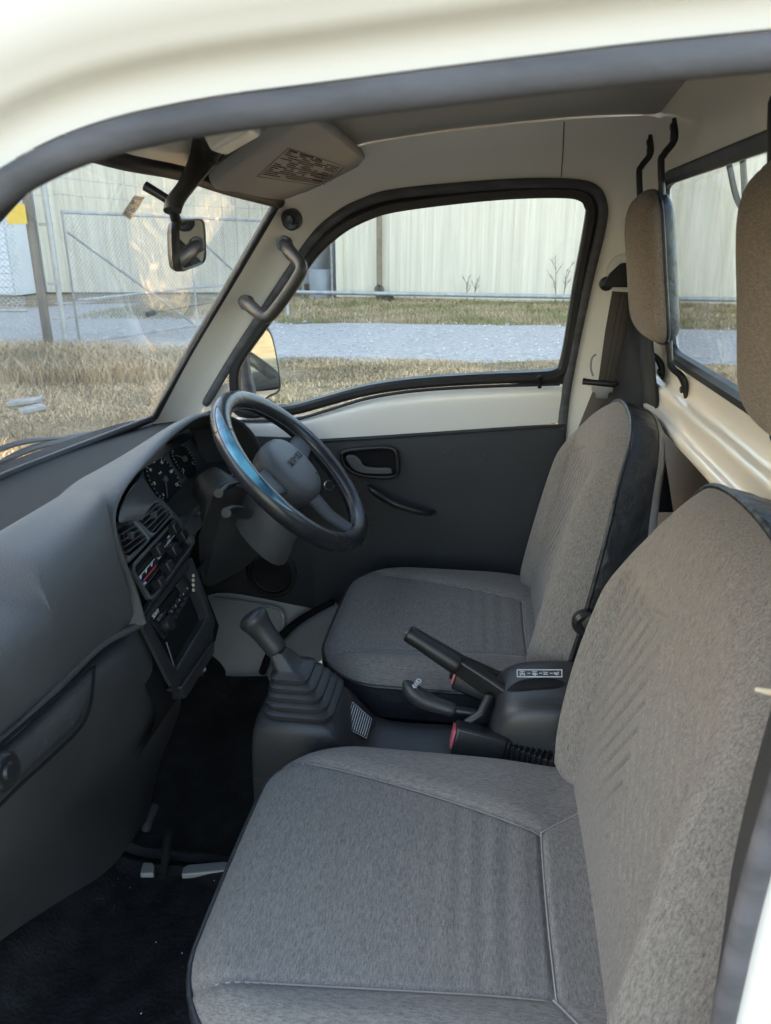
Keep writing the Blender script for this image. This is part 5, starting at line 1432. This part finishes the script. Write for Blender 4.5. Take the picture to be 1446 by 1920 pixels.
c = MB(); tube([V((-6.50, 10.52, 0)), V((-6.50, 10.52, 2.75))], [.07, .065], 12, mb=c)
outdoor('fence_post', c, M['wood'], 'thick weathered wooden post at the left end of the gate', 'post')
c = MB(); tube([V((-6.24, 10.55, 0)), V((-6.24, 10.55, 2.75))], .04, 12, mb=c)
for z in (.5, 1.0, 1.8): box((-6.29, 10.55, z), None, (.08, .05, .02), c)
outdoor('gate_post', c, M['galv'], 'slim steel gate post with hinges beside the wooden post', 'post')
c = MB(); tube([V((-4.40, 16.35, 0)), V((-4.40, 16.35, 2.6))], .045, 12, mb=c)
outdoor('latch_post', c, M['galv'], 'steel post at the far end of the chain-link gate', 'post')
sg_ = thing('yellow_sign', 'small yellow sign hung on the fence at the upper left', 'sign', (-7.1, 10.3, 0))
ax1 = V((.94, -.30, 0)).normalized()
c = MB(); box(V((-6.60, 10.36, 1.93)), (ax1, V((ax1.y, -ax1.x, 0)), V((0, 0, 1))), (.19, .006, .13), c); opart('sign_plate', c, M['yellow'], sg_, smooth=False)
# counterweight on the gate cable
c = MB(); tube([gp_(.28, .45)+V((.05, -.1, 0)), gp_(.6, .52)+V((.05, -.1, 0))], .006, 6, mb=c); tube([gp_(.28, .44)+V((.05, -.1, 0)), gp_(.31, .46)+V((.05, -.1, 0))], .045, 10, mb=c); opart('latch_cable', c, M['dark'], gt)

# grass
def blades(n, area, hmin, hmax, seed, lean=.6, dens=None):
    rnd = random.Random(seed); mb = MB(); k = 0
    vs = []; fs = []; ms = []
    while k < n:
        x = rnd.uniform(area[0], area[1]); y = rnd.uniform(area[2], area[3])
        if dens and rnd.random() > dens(x, y): continue
        h = rnd.uniform(hmin, hmax); a = rnd.uniform(0, 6.283); w = rnd.uniform(.002, .005)*(1+y*.05); l = rnd.uniform(.1, lean)*h*1.6
        dx, dy = math.cos(a), math.sin(a); b = len(vs); z = gz(x, y)
        mx_, my = dx*l*.4, dy*l*.4
        vs += [V((x-dy*w, y+dx*w, z)), V((x+dy*w, y-dx*w, z)), V((x+mx_-dy*w*.8, y+my+dx*w*.8, z+h*.65)), V((x+mx_+dy*w*.8, y+my-dx*w*.8, z+h*.65)), V((x+dx*l, y+dy*l, z+h*.9))]
        fs += [(b, b+1, b+3, b+2), (b+2, b+3, b+4)]; pn = math.sin(x*1.7+2*math.sin(y*.9))*math.sin(y*2.3+1.3*math.sin(x*1.1)); mi = rnd.choice((0, 0, 0, 1, 1)) if pn > .15 else rnd.choice((0, 1, 1, 2)) if pn > -.4 else rnd.choice((1, 2, 2)); ms += [mi, mi]; k += 1
    mb.v = vs; mb.f = fs; mb.m = ms; return mb
gm3 = [mat('straw_blade', (.62, .46, .29), .9, .2), mat('tan_blade', (.47, .335, .20), .9, .2), mat('dark_straw', (.30, .23, .14), .9, .2)]
gg3 = [mat('verge_straw', (.50, .38, .24), .9, .2), mat('verge_brown', (.34, .25, .15), .9, .2), mat('green_blade', (.22, .24, .09), .9, .2)]
def dn1(x, y):
    if y < 3.2 and x > -1.2: return 0
    v = .5+.5*math.sin(x*1.3+.5)*math.sin(y*1.1)+.25*math.sin(x*3.7+y*2.9); return max(.12, min(1, v))
outdoor('dry_grass', blades(135000, (-8.5, 3.5, 2.2, 10.6), .012, .055, 3, 1.0, dn1), gm3, kind='stuff', smooth=False)
def dn2(x, y): return 1 if (x+5.8)**2/7+(y-9.2)**2/1.6 < 1 else 0
outdoor('tall_straw_grass', blades(16000, (-8.7, -3.0, 7.8, 10.8), .10, .30, 5, 1.0, dn2), gm3, kind='stuff', smooth=False)
outdoor('green_verge', blades(42000, (-9, 6.5, 15.4, 21.6), .04, .13, 8, .8, lambda x, y: 1 if y < 22-.125*(x+4.35)-.1 else 0), gg3, kind='stuff', smooth=False)
# loose stones on the road
rk = MB(); rnd = random.Random(4)
for k in range(1100):
    x = rnd.uniform(-13, 5.5); y = rnd.uniform(10.6, 15.4+max(0, -x-4.5)*.8); s = rnd.uniform(.012, .035)
    c = V((x, y, .045)); vs = [c+V((rnd.uniform(.6, 1.1)*s*dx, rnd.uniform(.6, 1.1)*s*dy, s*dz*.6)) for dx, dy, dz in ((1, 0, 0), (0, 1, 0), (-1, 0, 0), (0, -1, 0), (0, 0, 1), (0, 0, -1))]
    rk.add(vs, [(0, 1, 4), (1, 2, 4), (2, 3, 4), (3, 0, 4), (1, 0, 5), (2, 1, 5), (3, 2, 5), (0, 3, 5)])
outdoor('road_stones', rk, mat('stone', (.5, .5, .5), .9, .2, vary=(5, .3)), kind='stuff', smooth=False)
# two broken slabs in the grass
for k, (px, py, a, lbl) in enumerate(((48, 758, .3, 'grey concrete slab lying in the dry grass left of the windshield view, the nearer one'), (62, 772, .9, 'small broken slab piece beside the larger slab in the grass'))):
    r = ray(px, py); s = -1.52/r.z; q_ = V((r.x*s, r.y*s, .06)); c = MB()
    box(q_, (V((math.cos(a), math.sin(a), .1)), V((-math.sin(a), math.cos(a), 0)), V((0, 0, 1))), (.16-.05*k, .09-.02*k, .02), c)
    outdoor('concrete_slab', c, M['concrete'], lbl, 'slab', bevel=.006)
# dry weeds standing before the wall
def weed(x, y, h, seed, label):
    rnd = random.Random(seed); mb = MB()
    def br(p, d, L, r, lev):
        q = p+d*L; tube([p, (p+q)/2+V((rnd.uniform(-.01, .01), 0, 0)), q], [r, r*.8, r*.6], 5, mb=mb)
        if lev: 
            for k in range(5): 
                f = rnd.uniform(.35, 1); a = rnd.uniform(-1, 1)
                br(p+d*L*f, (d+V((a*.9, rnd.uniform(-.4, .4), rnd.uniform(0, .4)))).normalized(), L*.42*rnd.uniform(.6, 1.1), r*.6, lev-1)
    for s in (-.10, .08): br(V((x+s, y, 0)), V((s*.6, 0, 1)).normalized(), h*.75, .012, 2)
    outdoor('dead_weed', mb, M['wood'], label, 'weed', group='dead weeds against the cream wall')
weed(-.55, 20.9, .75, 2, 'small dead weed against the cream wall, left of the taller one')
weed(1.75, 20.5, 1.25, 9, 'tallest dead branching weed against the cream wall')

# ============================================================ LIGHT, SKY, CAMERA
sc = bpy.context.scene
w = bpy.data.worlds.new('World'); sc.world = w; w.use_nodes = True
nt = w.node_tree; bg = nt.nodes['Background']
sky = nt.nodes.new('ShaderNodeTexSky'); sky.sky_type = 'NISHITA'; sky.sun_disc = False
el = math.radians(16); sd = V((-1, .02, 0)).normalized()        # towards the sun
sky.sun_elevation = el; sky.sun_rotation = math.atan2(sd.x, sd.y)
sky.air_density = 1.0; sky.dust_density = 1.2; sky.ozone_density = 1.2
nt.links.new(sky.outputs[0], bg.inputs['Color']); bg.inputs['Strength'].default_value = .15
sl = bpy.data.lights.new('sun', 'SUN'); sl.energy = 5; sl.angle = math.radians(.5); sl.color = (1, .82, .58)
so = bpy.data.objects.new('sun', sl); C.objects.link(so)
dirv = -(sd*math.cos(el)+V((0, 0, math.sin(el)))); so.rotation_euler = dirv.to_track_quat('-Z', 'Y').to_euler(); so.location = (-20, 0, 20)
cam = bpy.data.cameras.new('camera'); co = bpy.data.objects.new('camera', cam); C.objects.link(co)
co.location = (0, 0, H); co.rotation_euler = (math.radians(90)-PI_, 0, YA)
cam.sensor_fit = 'VERTICAL'; cam.sensor_height = 24; cam.sensor_width = 18; cam.lens = 24*F/1920
cam.clip_start = .02; cam.clip_end = 2000
cam.dof.use_dof = True; cam.dof.focus_distance = 1.35; cam.dof.aperture_fstop = 8
sc.camera = co
sc.view_settings.view_transform = 'Standard'; sc.view_settings.look = 'None'; sc.view_settings.gamma = 1
sc.view_settings.exposure = 3.13
sc.view_settings.use_white_balance = True; sc.view_settings.white_balance_temperature = 7500; sc.view_settings.white_balance_tint = 13
sc.cycles.max_bounces = 10; sc.cycles.diffuse_bounces = 6; sc.cycles.transparent_max_bounces = 16
